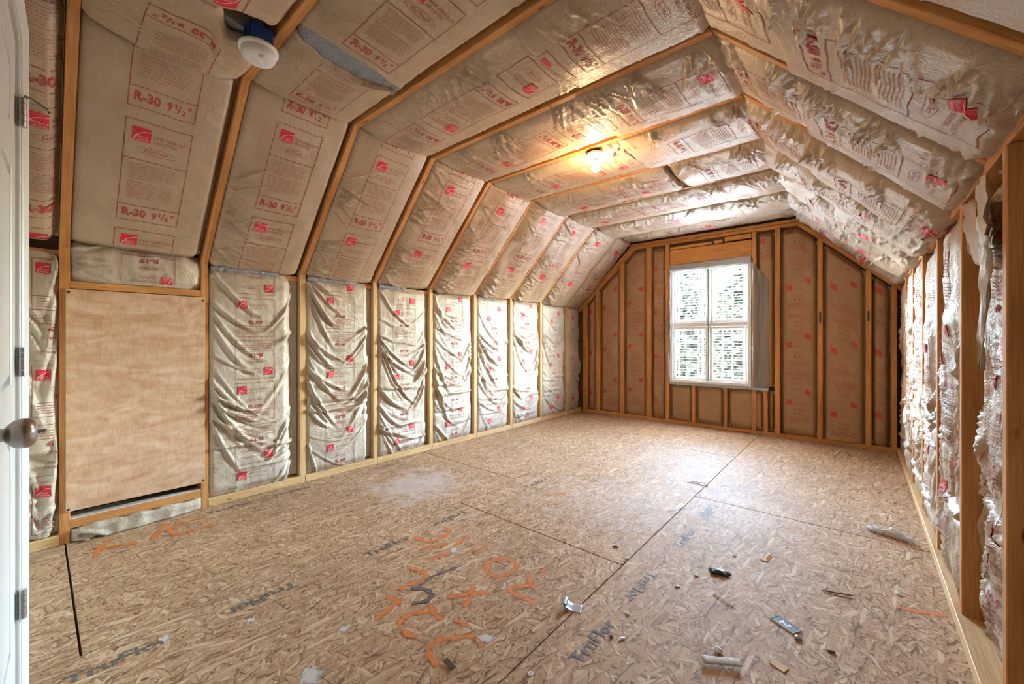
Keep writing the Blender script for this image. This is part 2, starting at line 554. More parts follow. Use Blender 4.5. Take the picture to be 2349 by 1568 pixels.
def label_wall(rng, val='R-19'):
    """half pattern of the wall batts: .25 x .30"""
    L, T, P, R, W_ = Ink(), Ink(), Ink(), Ink(), Ink()
    bw, bh = .25, .275
    t = .0028
    L.quad(0, bh - t, bw, bh); L.quad(0, 0, t, bh); L.quad(bw - t, 0, bw, bh); L.quad(0, .075, bw, .075 + t); L.quad(0, .0, bw, t)
    T.text(val, .082, .092, .085, .026, .03)
    P.text('PINK FIBERGLAS', .085, bh - .055, .125, .015, .0); P.text('INSULATION', .085, bh - .075, .08, .013, .0)
    P.arc(.125, bh - .125, .062, .014, 0, 2 * math.pi, .002, 24)
    T.text('EcoTouch', .085, bh - .130, .08, .013, .01, .2)
    R.quad(.014, bh - .078, .068, bh - .022, .014)
    W_.arc(.072, bh - .084, .054, .050, math.radians(95), math.radians(178), .003)
    W_.text('OWENS', .019, bh - .063, .040, .008, .0); W_.text('CORNING', .019, bh - .074, .044, .008, .0)
    P.para(.02, .23, .058, 4, .013, .0055, rng)
    return {'line': L, 'text': T, 'fine': P, 'logo': [R], 'mark': W_}, bw, bh

# ------------------------------------------------------------------ insulation batts
class Surf:
    def __init__(self, O, U, V, N, W, L, d, v0=None, v1=None, res=.011, u0f=None, u1f=None):
        self.O, self.U, self.V, self.N = (np.asarray(a, float) for a in (O, U, V, N))
        self.W, self.L = W, L
        nu = max(8, int(W / res)); nv = max(8, int(L / res))
        self.nu, self.nv = nu, nv
        uu, vv = np.meshgrid(np.linspace(0, W, nu + 1), np.linspace(0, L, nv + 1))
        dd = d(uu, vv)
        ve = vv.copy(); ue = uu.copy()
        if v0 is not None or v1 is not None:
            a = v0(uu) if v0 is not None else 0 * uu
            b = v1(uu) if v1 is not None else 0 * uu + L
            ve = a + (b - a) * vv / L
        if u0f is not None or u1f is not None:
            a = u0f(vv) if u0f is not None else 0 * vv
            b = u1f(vv) if u1f is not None else 0 * vv + W
            ue = a + (b - a) * uu / W
        self.P = ue[..., None] * self.U + ve[..., None] * self.V + dd[..., None] * self.N
        gu = np.gradient(self.P, axis=1); gv = np.gradient(self.P, axis=0)
        n = np.cross(gu, gv); n /= np.maximum(1e-9, np.linalg.norm(n, axis=2))[..., None]
        sgn = np.sign((n * self.N).sum(2)); sgn[sgn == 0] = 1
        self.Nn = n * sgn[..., None]
        self.uv = np.stack([ue, ve], -1)
    def look(self, uv, off):
        x = np.clip(uv[:, 0] / self.W * self.nu, 0, self.nu - 1e-4); y = np.clip(uv[:, 1] / self.L * self.nv, 0, self.nv - 1e-4)
        ix = x.astype(int); iy = y.astype(int); fx = (x - ix)[:, None]; fy = (y - iy)[:, None]
        def bl(A):
            return A[iy, ix] * (1 - fx) * (1 - fy) + A[iy, ix + 1] * fx * (1 - fy) + A[iy + 1, ix] * (1 - fx) * fy + A[iy + 1, ix + 1] * fx * fy
        return bl(self.P) + off * bl(self.Nn)
    def mesh(self, name, skirt=.05, mat='kraft_ceiling'):
        nu, nv = self.nu, self.nv
        V = self.P.reshape(-1, 3); uv = self.uv.reshape(-1, 2)
        idx = np.arange((nu + 1) * (nv + 1)).reshape(nv + 1, nu + 1)
        F = np.stack([idx[:-1, :-1], idx[:-1, 1:], idx[1:, 1:], idx[1:, :-1]], -1).reshape(-1, 4)
        ring = np.concatenate([idx[0, :], idx[1:, -1], idx[-1, -2::-1], idx[-2:0:-1, 0]])
        V2 = V[ring] - self.N * skirt
        n0 = len(V); k = len(ring)
        R = np.arange(k); S2 = np.stack([ring[R], n0 + R, n0 + (R + 1) % k, ring[(R + 1) % k]], -1)
        me = mesh_np(name, np.concatenate([V, V2]), np.concatenate([F, S2]), np.concatenate([uv, uv[ring]]), True)
        me.materials.append(M[mat])
        return me

def ink_mesh(name, surf, ink, place, off, mat):
    V = np.concatenate(ink.V); uv = place(V)
    keep = (uv[:, 0] > .004) & (uv[:, 0] < surf.W - .004) & (uv[:, 1] > .004) & (uv[:, 1] < surf.L - .004)
    F = [f for f in ink.F if all(keep[i] for i in f)]
    if not F: return None
    used = sorted({i for f in F for i in f}); mp = {k: i for i, k in enumerate(used)}
    P = surf.look(uv[used], off)
    # orient with the batt normal
    Fo = []
    for f in F:
        f = [mp[i] for i in f]
        Fo.append(f)
    me = mesh_np(name, P, Fo)
    me.materials.append(M[mat])
    return me

def batt(name, label, group, surf, labels, mat='kraft_ceiling', skirt=.06, core=True, inks=('ink_line', 'ink_red', 'ink_fine'), off=.0022, detail=True, cat='insulation batt'):
    """labels: list of (kind, value, u0, v0, rot180)"""
    e = empty(name, surf.O)
    tag(e, label, cat, group)
    link('facing', surf.mesh('facing', skirt, mat), e)
    rng = random.Random(label)
    acc = {'line': [], 'text': [], 'fine': []}
    for kind, val, u0, v0, rot in labels:
        lay, bw, bh = (label_r30 if kind == 'r30' else label_wall)(rng, val)
        def place(V, rot=rot, u0=u0, v0=v0, bw=bw, bh=bh):
            A = np.array(V, float)
            if rot: A = np.array([bw, bh]) - A
            return A + np.array([u0, v0])
        for k, mt, nm, o2 in (('line', inks[0], 'printed_border', off), ('text', inks[1], 'printed_lettering', off * 1.05), ('fine', inks[2], 'printed_small_text', off)):
            me = ink_mesh(nm, surf, lay[k], place, o2, mt)
            if me:
                pr = link(nm, me, e)
                pr['kind'] = 'stuff'
        for R in lay['logo']:
            me = ink_mesh('logo_square', surf, R, place, off * 1.1, 'ink_logo' if inks[0] != 'ink_gable' else 'ink_gable_logo')
            if me:
                lo = link('logo_square', me, e)
                if detail:
                    m2 = ink_mesh('logo_mark', surf, lay['mark'], place, off * 1.7, 'ink_pale')
                    if m2: link('logo_mark', m2, lo)
    if core:
        P = surf.P
        bm = bmesh.new()
        W, L = surf.W, surf.L
        c = []
        for (iu, iv) in ((0, 0), (-1, 0), (-1, -1), (0, -1)):
            p = P[iv, iu]
            base = p - surf.N * np.dot(p, surf.N)
            c.append(base)
        ctr = sum(c) / 4
        c = [ctr + (q - ctr) * .985 for q in c]
        lo = [bm.verts.new(tuple(q - surf.N * .14)) for q in c]; hi = [bm.verts.new(tuple(q - surf.N * (skirt * .6 + .02))) for q in c]
        bm.faces.new(lo[::-1]); bm.faces.new(hi)
        for i in range(4): bm.faces.new((lo[i], lo[(i + 1) % 4], hi[(i + 1) % 4], hi[i]))
        link('fibre_core', bm_mesh('fibre_core', bm), e, 'fibre_pale')
    return e

def fold_lines(u, v, segs):
    """segs: (side, v0, reach_u, drop, curve, width, amp): creases that start on an edge and run inwards"""
    d = np.zeros_like(u)
    W = u.max()
    for side, v0, ru, drop, cur, wd, amp in segs:
        x = (u if side == 0 else W - u) / ru
        inside = np.clip(x, 0, 1)
        vc = v0 - drop * ((1 - cur) * inside + cur * (1 - (1 - inside) ** 2.2))
        slope = drop / ru * ((1 - cur) + cur * 2.2 * (1 - inside) ** 1.2)
        dist = (v - vc) / np.sqrt(1 + slope * slope)
        env = amp * sm(0, .12, x) * (1 - sm(.45, 1.0, x)) * (x < 1)
        w_ = wd * (.7 + .6 * inside)
        d = d + env * (np.exp(-(dist / w_) ** 2) - .55 * np.exp(-((dist + 1.7 * w_) / (w_ * 1.1)) ** 2))
    return d

def drape(L, seed, W, nl=20, nr=13, amp=.019, drop=(.12, .6)):
    r = random.Random(seed); out = []
    for side, n in ((0, nl), (1, nr)):
        cl = [r.uniform(.15, 1.0) * L for _ in range(4)]
        for i in range(n):
            v0 = r.choice(cl) + r.gauss(0, .05) if r.random() < .6 else r.uniform(.12, 1.02) * L
            k = r.uniform(.6, 1.2)
            out.append((side, v0, W * r.uniform(.35, .85) * (1 if side == 0 else .75), r.uniform(*drop) * k, r.uniform(.4, 1), r.uniform(.006, .015), amp * r.uniform(.35, 1.2)))
    for i in range(4):   # near-level rolls low in the bay
        out.append((r.choice((0, 1)), r.uniform(.05, .4) * L, W * r.uniform(.7, 1.0), r.uniform(-.02, .05), .5, r.uniform(.012, .022), amp * r.uniform(.7, 1.3)))
    return out

def fans(L, seed, W, side=0, n=6, per=5, amp=.006, ln=(.10, .30), spread=.5, vr=(0, 1)):
    r = random.Random(seed); out = []
    for i in range(n):
        v0 = r.uniform(*vr) * L
        for j in range(per):
            a = r.uniform(-spread, spread); l = r.uniform(*ln)
            out.append((side, v0 + r.gauss(0, .03), l * math.cos(a), l * math.sin(a), 0.0, r.uniform(.004, .009), amp * 1.5 * r.uniform(.4, 1.2)))
    return out

def dfun(W, L, seed, bulge=.02, dl=-.03, dr=-.05, wl=.05, wr=.06, de0=0.0, de1=0.0, we=.05, segs=(), crump=.003, coarse=0.0, cf=(4.2, 2.1)):
    def f(u, v):
        x = np.clip(u / W, 0, 1)
        d = bulge * (4 * x * (1 - x)) ** .8
        d = d + dl * (1 - sm(0, wl, u)) + dr * (1 - sm(0, wr, W - u))
        d = d + de0 * (1 - sm(0, we, v)) + de1 * (1 - sm(0, we, L - v))
        n1 = fbm(u * 3.1, v * 3.1, seed, 3)
        d = d + .5 * bulge * n1 * sm(0, .1, u) * sm(0, .1, W - u)
        if len(segs):
            d = d + fold_lines(u, v, segs)
        if crump:
            r1 = 1 - np.abs(vn(u * 9 + .7 * n1, v * 9, seed + 41)); r2 = 1 - np.abs(vn(u * 21, v * 17, seed + 43))
            d = d + crump * (r1 * 1.2 + r2 * .6 - 1)
        if coarse:
            r1 = 1 - np.abs(fbm(u * cf[0], v * cf[1], seed + 51, 2)); r2 = 1 - np.abs(vn(u * cf[0] * 1.9 + 3, v * cf[1] * 2, seed + 53))
            d = d + coarse * (r1 * 1.3 + r2 * .7 - 1.1)
        return d
    return f

def rag(base, amp, seed, f=14):
    return lambda u: base + amp * fbm(u * f, u * 0 + seed * 3.3, seed, 3)

# ================================================================== geometry of the room
XL, XR, YF = -3.33, .305, 5.57
YK = [.103 + .631 * k for k in range(9)]           # stud / rafter lines
KZ = 1.64; CX0, CX1, CZ = -2.50, -.505, 2.52       # knee height, ceiling corners
RZ = 1.70; RXE = .305
YR = [1.74, 2.38, 3.03, 3.68, 4.30, 4.93]          # studs of the right knee wall
ORD = ['first', 'second', 'third', 'fourth', 'fifth', 'sixth', 'seventh', 'eighth', 'ninth', 'tenth']

# ------------------------------------------------------------------ floor
floor = tag(box('floor', None, -3.55, .55, -.25, 5.8, -.2, -.022, 'deck'), kind='structure')
XS = [-3.55, -2.113, -.900, .55]
rows = [[-.25, .105, 2.515, 4.95, 5.75], [-.25, 1.905, 4.345, 5.75], [-.25, .65, 3.08, 5.52, 5.75]]
for r in range(3):
    ys = rows[r]
    for a, b in zip(ys[:-1], ys[1:]):
        g = .0035 if r != 0 or a > 1 else .004
        box('osb_sheet', floor, XS[r] + g * .6, XS[r + 1] - g * .6, a + g, b - g, -.019, 0, 'osb', .0012)

def flat_text(parent, s, x, y, rev, length, height, mat, z=.0012):
    V, F = text2d(s, .022)
    V = V * np.array([length / V[:, 0].max(), height / .70])
    if not rev:   # reads towards +y, up is -x
        P = [(x - v[1] + height / 2, y + v[0], z) for v in V]
    else:
        P = [(x + v[1] - height / 2, y - v[0], z) for v in V]
    return link('printed_lettering', mesh_np('printed_lettering', P, F), parent, mat)
for x, y, rev in ((-1.99, .057, 0), (-1.978, .786, 1), (-1.96, 1.116, 0), (-1.958, 1.837, 1), (-1.93, 2.42, 0), (-.76, 1.224, 0), (-.757, 1.94, 1), (-.755, 2.264, 0), (-.75, 3.0, 1),
                  (-3.21, .715, 0), (-3.205, 1.10, 0), (-3.20, 1.9, 0), (-3.21, -.1, 1)):
    flat_text(floor, 'TruFlor', x, y, rev, .275, .052, 'stencil_grey')

def ribbon(name, parent, pts, wd, mat, z=.0016):
    P = np.array(pts, float)
    # resample smoothly
    t = np.linspace(0, len(P) - 1, max(6, 8 * (len(P) - 1)))
    def cr(t):
        i = min(int(t), len(P) - 2); f = t - i
        p0 = P[max(i - 1, 0)]; p1 = P[i]; p2 = P[i + 1]; p3 = P[min(i + 2, len(P) - 1)]
        return .5 * ((2 * p1) + (p2 - p0) * f + (2 * p0 - 5 * p1 + 4 * p2 - p3) * f * f + (3 * p1 - p0 - 3 * p2 + p3) * f ** 3)
    Q = np.array([cr(a) for a in t])
    T = np.gradient(Q, axis=0); T /= np.maximum(1e-6, np.linalg.norm(T, axis=1))[:, None]
    Nn = np.stack([-T[:, 1], T[:, 0]], 1)
    V = []; UV = []
    for i, (q, n) in enumerate(zip(Q, Nn)):
        ww = wd * (.75 + .35 * math.sin(i * .9 + len(P)))
        for k in range(4):
            s = k / 3
            p = q + n * (s - .5) * ww
            V.append((p[0], p[1], z)); UV.append((s, i / len(Q)))
    F = [[4 * i + k, 4 * i + k + 1, 4 * i + k + 5, 4 * i + k + 4] for i in range(len(Q) - 1) for k in range(3)]
    return link(name, mesh_np(name, V, F, UV), parent, mat)

SPRAY = [[(-1.936, 1.404), (-1.843, 1.416), (-1.806, 1.492), (-1.832, 1.575), (-1.896, 1.595)], [(-1.795, 1.331), (-1.772, 1.412), (-1.723, 1.475)],
 [(-1.686, 1.486), (-1.691, 1.546), (-1.7, 1.605)], [(-1.59, 1.485), (-1.553, 1.537), (-1.533, 1.596)], [(-1.668, 1.305), (-1.658, 1.369), (-1.633, 1.419)],
 [(-1.372, 1.418), (-1.421, 1.48), (-1.398, 1.554), (-1.327, 1.577), (-1.29, 1.539), (-1.282, 1.479), (-1.309, 1.424), (-1.372, 1.418)],
 [(-1.675, 1.202), (-1.618, 1.217), (-1.564, 1.206), (-1.546, 1.167), (-1.577, 1.111), (-1.579, 1.065)], [(-1.574, .993), (-1.53, 1.017), (-1.502, 1.028)],
 [(-1.511, 1.034), (-1.498, .981), (-1.486, .918), (-1.483, .886)], [(-1.368, 1.163), (-1.34, 1.207), (-1.306, 1.256), (-1.256, 1.313)],
 [(-1.358, 1.305), (-1.305, 1.25), (-1.265, 1.173)], [(-1.188, 1.592), (-1.157, 1.61)], [(-1.206, 1.544), (-1.152, 1.481), (-1.109, 1.474)],
 [(-1.145, 1.472), (-1.187, 1.421), (-1.19, 1.383), (-1.141, 1.376), (-1.091, 1.386), (-1.05, 1.375)], [(-1.235, 1.097), (-1.179, 1.101)],
 [(-1.383, .926), (-1.402, .966), (-1.396, 1.012), (-1.353, 1.055)], [(-1.396, 1.093), (-1.327, 1.065), (-1.276, 1.062)], [(-1.356, .928), (-1.301, .923), (-1.29, .942)],
 [(-1.11, .901), (-1.167, .913), (-1.199, .941), (-1.196, .988), (-1.153, 1.039), (-1.115, 1.087)], [(-1.099, 1.08), (-1.053, 1.065)], [(-1.724, 2.399), (-1.633, 2.514)],
 [(-3.003, .196), (-3.158, .239), (-3.227, .275)], [(-3.096, .219), (-3.098, .29), (-3.036, .362)], [(-2.995, .416), (-3.122, .468), (-3.228, .533)],
 [(-3.146, .698), (-3.167, .585), (-3.117, .514), (-3.0, .53), (-2.991, .601), (-2.999, .704)], [(.12, 2.36), (.2, 2.38), (.27, 2.42)]]
for i, s in enumerate(SPRAY):
    ribbon('paint_stroke', floor, s, .054 if i < 20 else .06, 'spray_orange', .0014 + .0001 * (i % 5))
ribbon('marker_stroke', floor, [(-1.515, 1.355), (-1.53, 1.301), (-1.545, 1.222), (-1.531, 1.143), (-1.541, 1.105)], .022, 'marker', .0021)
ribbon('marker_stroke', floor, [(-1.538, 1.107), (-1.488, 1.143), (-1.437, 1.137), (-1.419, 1.099), (-1.452, 1.045)], .026, 'marker', .0022)

# ------------------------------------------------------------------ left wall
wl = tag(box('wall_left', None, XL - .16, XL - .135, -.25, 5.75, 0, 1.75, 'sheathing'), kind='structure')
SW, SD = .042, .09
for k, y in enumerate(YK):
    board('stud', wl, (XL - SD / 2, y, 0), (XL - SD / 2, y, KZ + .02), (0, 1, 0), SW, SD, 'pine' if k < 2 else 'pine_pale')  # studs towards the window are paler, its brightness put into the wood colour
yy = [-.14] + YK + [YF + .03]
for k in range(len(yy) - 1):
    if k == 1: continue
    board('bottom_plate', wl, (XL - SD / 2 + .002, yy[k] + SW / 2, .028), (XL - SD / 2 + .002, yy[k + 1] - SW / 2, .028), (1, 0, 0), SD, .056, 'pine_pale')
for k in range(len(yy) - 1):
    board('top_plate', wl, (XL - SD / 2 - .03, yy[k] + SW / 2, KZ - .04), (XL - SD / 2 - .03, yy[k + 1] - SW / 2, KZ - .04), (1, 0, 0), SD, .04)
# framed opening behind the access panel
board('opening_header', wl, (XL - SD / 2, YK[0] + SW / 2, 1.432), (XL - SD / 2, YK[1] - SW / 2, 1.432), (1, 0, 0), SD, .042)
board('opening_sill', wl, (XL - SD / 2, YK[0] + SW / 2, .103), (XL - SD / 2, YK[1] - SW / 2, .103), (1, 0, 0), SD, .05)
bm = bmesh.new(); add_box(bm, XL - .134, XL - .128, YK[0] + .03, YK[1] - .03, .13, 1.41)
link('painted_dark_back', bm_mesh('painted_dark_back', bm), wl, 'crawlspace_dark')  # near-black sheet: the darkness of the crawlspace put into its colour
box('opening_ledge', wl, XL - .055, XL - .002, YK[0] + .022, YK[1] - .022, .1285, .131, 'drywall')

# access panel
pe = tag(empty('plywood_access_panel', (XL + .001, .42, .175)), 'unpainted plywood access panel nailed over the low opening in the left wall', 'panel')
bm = bmesh.new(); add_box(bm, 0, .008, -.313, .313, 0, 1.232)
bmesh.ops.bevel(bm, geom=bm.edges[:], offset=.001, segments=1, affect='EDGES')
link('sheet', bm_mesh('sheet', bm), pe, 'plywood')
bm = bmesh.new(); lathe(bm, [(.001, 0), (.0065, .0006), (.006, .002), (.001, .0028)], 10, Matrix.Rotation(math.radians(90), 4, 'Y'))
nail = bm_mesh('nail', bm)
for y, z in ((-.303, 1.215), (.303, 1.21), (-.303, .012), (.303, .015)):
    link('nail', nail, pe, 'black', (.008, y, z))

# wall batts of the left knee wall
def wall_left_batt(k, y0, y1, z0, z1, label, labels, **kw):
    W, L = y1 - y0, z1 - z0
    args = dict(bulge=.018, dl=-.012, dr=-.075, wl=.025, wr=.11, de0=-.02, de1=-.03, crump=.0045, segs=drape(L, 900 + k, W) if L > .5 else fans(L, k, W, 0, 3, 4, .01))
    args.update(kw)
    s = Surf((XL, y0, z0), (0, 1, 0), (0, 0, 1), (1, 0, 0), W, L, dfun(W, L, 100 + k * 7, **args), v1=rag(L, .012, 40 + k), res=.009 if k < 4 else .012)
    return batt('wall_insulation_batt', label, 'batts of the left knee wall', s, labels, 'kraft_wall', .05, off=.0035)
def wall_labels(W, L, val, start, u0):
    out = []; v = start; i = 0
    while v < L:
        out.append(('wall', val, u0, v, i % 2 == 1)); v += .302; i += 1
    return out
wall_left_batt(-1, -.06, YK[0] - .022, .06, 1.60, 'narrow kraft-faced wall batt squeezed between the white door and the first stud', [('wall', 'R-19', .045, .03, 0), ('wall', 'R-19', .02, .335, 1), ('wall', 'R-19', .045, .65, 0), ('wall', 'R-19', .02, .95, 1), ('wall', 'R-19', .045, 1.22, 0)], dr=-.02, wr=.03, bulge=.012)
wall_left_batt(-2, YK[0] + .022, YK[1] - .022, 1.455, 1.675, 'short crumpled paper-faced batt piece just above the plywood access panel', [('wall', 'R-19', .2, -.02, 1)], dr=-.02, crump=.010, coarse=.012)
wall_left_batt(-3, YK[0] + .022, YK[1] - .022, .004, .075, 'crumpled strip of batt paper on the floor under the panel opening', [], dr=-.01, crump=.012, bulge=.03, de1=0, de0=0, coarse=.02)
for k in range(1, 9):
    y0 = YK[k] + .022; y1 = (YK[k + 1] if k < 8 else YF) - .022
    W = y1 - y0
    nm = 'kraft-faced wall batt in the left knee wall, %s bay past the plywood panel' % ORD[k - 1]
    if k == 8: nm = 'narrow kraft-faced wall batt in the left knee wall, wedged in the far corner'
    wall_left_batt(k, y0, y1, .058, 1.615, nm, wall_labels(W, 1.557, 'R-19', -.12 if k % 2 else -.05, .15 if k < 8 else .09),
                   dr=-.09 if k < 3 else -.06, wr=.13 if k == 1 else .09)

# grey fibre showing along the top edge of the first wall batts
for k in (1, 2, 3, 5):
    b_ = [o for o in bpy.data.objects if o.get('label', '').startswith('kraft-faced wall batt in the left knee wall, %s bay' % ORD[k - 1])][0]
    W = .56
    s_ = Surf((0, .01, 1.535), (0, 1, 0), (0, 0, 1), (1, 0, 0), W * (.75 if k < 3 else .5), .04, lambda u, v, k=k: .004 + .008 * fbm(u * 40, v * 60, k, 3) + .010 * np.sin(v / .04 * 3.1), v1=rag(.035, .014, k, 25), res=.006)
    me = s_.mesh('exposed_fibre', .02, 'fibre')
    link('exposed_fibre', me, b_, None, (0, .01, 1.535))

# ------------------------------------------------------------------ roof framing and deck
nLS = Vector((KZ - CZ, 0, -(XL - CX0))).normalized()   # placeholder, set below
def vec(a, b):
    d = np.array(b, float) - np.array(a, float); return d / np.linalg.norm(d), np.linalg.norm(d)
eL, lenL = vec((XL, 0, KZ), (CX0, 0, CZ)); nL = np.cross((0, 1, 0), eL)
eR, lenR = vec((CX1, 0, CZ), (RXE, 0, RZ)); nR = np.cross((0, 1, 0), eR)
ceil = empty('ceiling'); tag(ceil, kind='structure')
def slab(name, a, b, n, off, th, y0, y1, mat):
    a = np.array(a, float) - n * off; b = np.array(b, float) - n * off
    V = []
    for p in (a, b, b - n * th, a - n * th):
        V.append((p[0], y0, p[2])); V.append((p[0], y1, p[2]))
    F = [[0, 1, 3, 2], [2, 3, 5, 4], [4, 5, 7, 6], [6, 7, 1, 0], [0, 2, 4, 6], [7, 5, 3, 1]]
    bm = bmesh.new(); vs = [bm.verts.new(v) for v in V]
    for f in F: bm.faces.new([vs[i] for i in f])
    return link(name, bm_mesh(name, bm), ceil, mat)
nC = np.array((0, 0, -1.0))
slab('roof_deck', np.array((XL, 0, KZ)) - eL * .35, np.array((CX0, 0, CZ)) + eL * .3, nL, .15, .02, -.25, 5.8, 'deck')
slab('roof_deck', (CX0 - .3, 0, CZ), (CX1 + .3, 0, CZ), nC, .15, .02, -.25, 5.8, 'deck')
slab('roof_deck', np.array((CX1, 0, CZ)) - eR * .3, np.array((RXE, 0, RZ)) + eR * .4, nR, .15, .02, -.25, 5.8, 'deck')
RD = .13
for k, y in enumerate(YK):
    o3 = lambda p: (p[0], y, p[2])
    a = np.array((XL, 0, KZ)) - nL * RD / 2 - eL * .05; b = np.array((CX0, 0, CZ)) - nL * RD / 2 + eL * .02
    board('rafter', ceil, o3(a), o3(b), (0, 1, 0), .040, RD)
    board('ceiling_joist', ceil, (CX0 + .004, y, CZ - .004 + RD / 2), (CX1 - .004, y, CZ - .004 + RD / 2), (0, 1, 0), .040, RD)
    if k > 0:
        a = np.array((CX1, 0, CZ)) - nR * RD / 2 - eR * .02; b = np.array((RXE, 0, RZ)) - nR * RD / 2 + eR * .12
        board('rafter', ceil, o3(a), o3(b), (0, 1, 0), .040, RD)

# ------------------------------------------------------------------ left slope batts
for k in range(-1, 9):
    y0 = (YK[k] if k >= 0 else -.12) + .021; y1 = (YK[k + 1] if k < 8 else YF + .01) - .021
    far = k >= 4
    if far: y0 -= .010; y1 += .016
    W = y1 - y0
    v0 = -.035 if k > 0 else .02
    L = lenL + .02 - v0
    if k == 0: L = 1.205 - v0
    dd = dfun(W, L, 300 + k * 11, bulge=.030 if not far else .050 + .006 * (k % 2), dl=-.012 if not far else .0, dr=-.055 if not far else -.025, wl=.02, wr=.05,
              de0=-.035, de1=-.02 if not far else -.04, we=.045, crump=.0014 if k < 3 else .0022,
              segs=(fans(L, 40 + k, W, 0, 4 if k < 3 else 7, 8, .0065 if k < 3 else .009, (.10, .36), .7) + fans(L, 60 + k, W, 0, 2, 10, .008 if k < 2 else .011, (.12, .34), .9, (.0, .25)) + fans(L, 70 + k, W, 1, 2 if k < 4 else 5, 4, .005, (.05, .2), .6)) if k > 0 else fans(L, 40 + k, W, 1, 4, 4, .004, (.05, .2), .6))
    O = np.array((XL, y0, KZ)) + eL * v0
    s = Surf(O, (0, 1, 0), eL, nL, W, L, dd, v0=rag(0, .006, 60 + k), v1=rag(L, .008, 80 + k), res=.009 if k < 3 else .012)
    lab = []
    base = {-1: .18, 0: .25, 1: .49, 2: .515}.get(k, .50 + .02 * ((k * 3) % 4)) - v0
    u0 = .165 if k >= 0 else .04
    if k == 8: u0 = .08
    for j in (-1, 0, 1):
        lab.append(('r30', 'R-30', u0, base + .643 * j, 0))
    nm = {-1: 'narrow kraft-faced roof batt on the left slope, cut off by the white door',
          0: 'wide kraft-faced roof batt on the left slope right above the plywood panel',
          8: 'last kraft-faced roof batt on the left slope, against the far gable wall'}.get(k, 'kraft-faced roof batt on the left slope, %s bay past the plywood panel' % ORD[k - 1])
    batt('roof_insulation_batt', nm, 'batts of the left roof slope', s, lab, 'kraft_ceiling', .05, detail=k < 6)

# ------------------------------------------------------------------ flat ceiling batts
def ceil_batt(k, xa, xb, label, labs, low=0.0, edge0=None, edge1=None, seed=0, far=False, **kw):
    y0 = (YK[k] if k >= 0 else -.12) + .021; y1 = (YK[k + 1] if k < 8 else YF + .01) - .021
    if far: y0 -= .010; y1 += .014
    W, L = y1 - y0, xb - xa
    a = dict(bulge=.030 if not far else .05, dl=-.012, dr=-.045 if not far else -.03, wl=.02, wr=.05, de0=-.03, de1=-.02, we=.04, crump=.002 if k < 3 else .003, segs=fans(L, 80 + k + seed, W, 0, int(3 + 6 * L), 7, .005 if k < 3 else .008, (.10, .34), .6) + fans(L, 180 + k + seed, W, 1, int(2 + 2 * L), 3, .004, (.05, .15), .6))
    a.update(kw)
    s = Surf((xa, y0, CZ - low), (0, 1, 0), (1, 0, 0), (0, 0, -1), W, L, dfun(W, L, 500 + k * 13 + seed, **a),
             v0=edge0 or rag(0, .008, 90 + k), v1=edge1 or rag(L, .010, 95 + k), res=.010 if k < 4 else .012)
    return batt('ceiling_insulation_batt', label, 'batts of the flat ceiling', s, labs, 'kraft_ceiling', .045, detail=k < 5)
ceil_batt(-1, -2.52, -.52, 'narrow kraft-faced ceiling batt above the white door', [('r30', 'R-30', .03, .4, 1)])
c0 = lambda u: .48 - .16 * sm(.36, .44, u) + .01 * fbm(u * 15, u * 0, 3, 3)
ceil_batt(0, -2.46, -1.98, 'sagging kraft-faced ceiling batt left of the smoke detector', [('r30', 'R-30', .165, -.24, 1)], low=.03, bulge=.05, de0=.0, dr=-.03, crump=.006, edge1=c0)
c1 = lambda u: .0 + .02 * sm(.36, .44, u) + .01 * fbm(u * 12, u * 0, 13, 3)
ceil_batt(0, -1.99, -.50, 'smooth kraft-faced ceiling batt right behind the blue box of the smoke detector', [('r30', 'R-30', .165, .02, 1), ('r30', 'R-30', .165, .7, 1)], edge0=c1, low=.02, seed=3)
# bay with the torn gap
W1 = .631 - .042
gA = lambda u: .56 + .0 * u - .07 * np.sin(np.pi * np.clip(u / W1, 0, 1)) + .010 * fbm(u * 20, u * 0, 5, 3)
gB = lambda u: .0 + .05 * np.sin(np.pi * np.clip((u / W1) ** .7, 0, 1)) - .05 * (u / W1) + .008 * fbm(u * 22, u * 0, 9, 3)
ceil_batt(1, -2.51, -1.95, 'ceiling batt between smoke detector and torn gap, left piece', [('r30', 'R-30', .165, .10, 0), ('r30', 'R-30', .165, -.54, 0)], edge1=gA, de1=.012, we=.03, bulge=.024)
ceil_batt(1, -1.875, -.52, 'long ceiling batt right of the torn gap beside the smoke detector', [('r30', 'R-30', .165, .03, 0), ('r30', 'R-30', .165, .675, 0)], edge0=gB, de0=.012, we=.03, bulge=.024)
ceil_batt(2, -2.52, -1.14, 'ceiling batt in the second bay past the smoke detector, left piece', [('r30', 'R-30', .165, .445, 1), ('r30', 'R-30', .165, -.2, 1), ('r30', 'R-30', .165, 1.09, 1)])
ceil_batt(2, -1.20, -.49, 'ceiling batt in the second bay past the smoke detector, overlapping right piece', [('r30', 'R-30', .165, .155, 0), ('r30', 'R-30', .165, -.49, 0)], low=.012)
ceil_batt(3, -2.52, -1.20, 'ceiling batt just in front of the bulb joist, left piece', [('r30', 'R-30', .165, .37, 1), ('r30', 'R-30', .165, -.27, 1), ('r30', 'R-30', .165, 1.01, 1)])
ceil_batt(3, -1.27, -.48, 'ceiling batt just in front of the bulb joist, curled right piece', [('r30', 'R-30', .165, .16, 0), ('r30', 'R-30', .165, -.49, 0)], low=.016)
ceil_batt(4, -2.52, -1.24, 'ceiling batt around the bare bulb, left piece lit warm', [('r30', 'R-30', .165, .40, 1), ('r30', 'R-30', .165, -.24, 1), ('r30', 'R-30', .165, 1.04, 1)], low=.006)
ceil_batt(4, -1.30, -.48, 'ceiling batt right of the bare bulb with puckered right end', [('r30', 'R-30', .165, .3, 0)], low=.020)
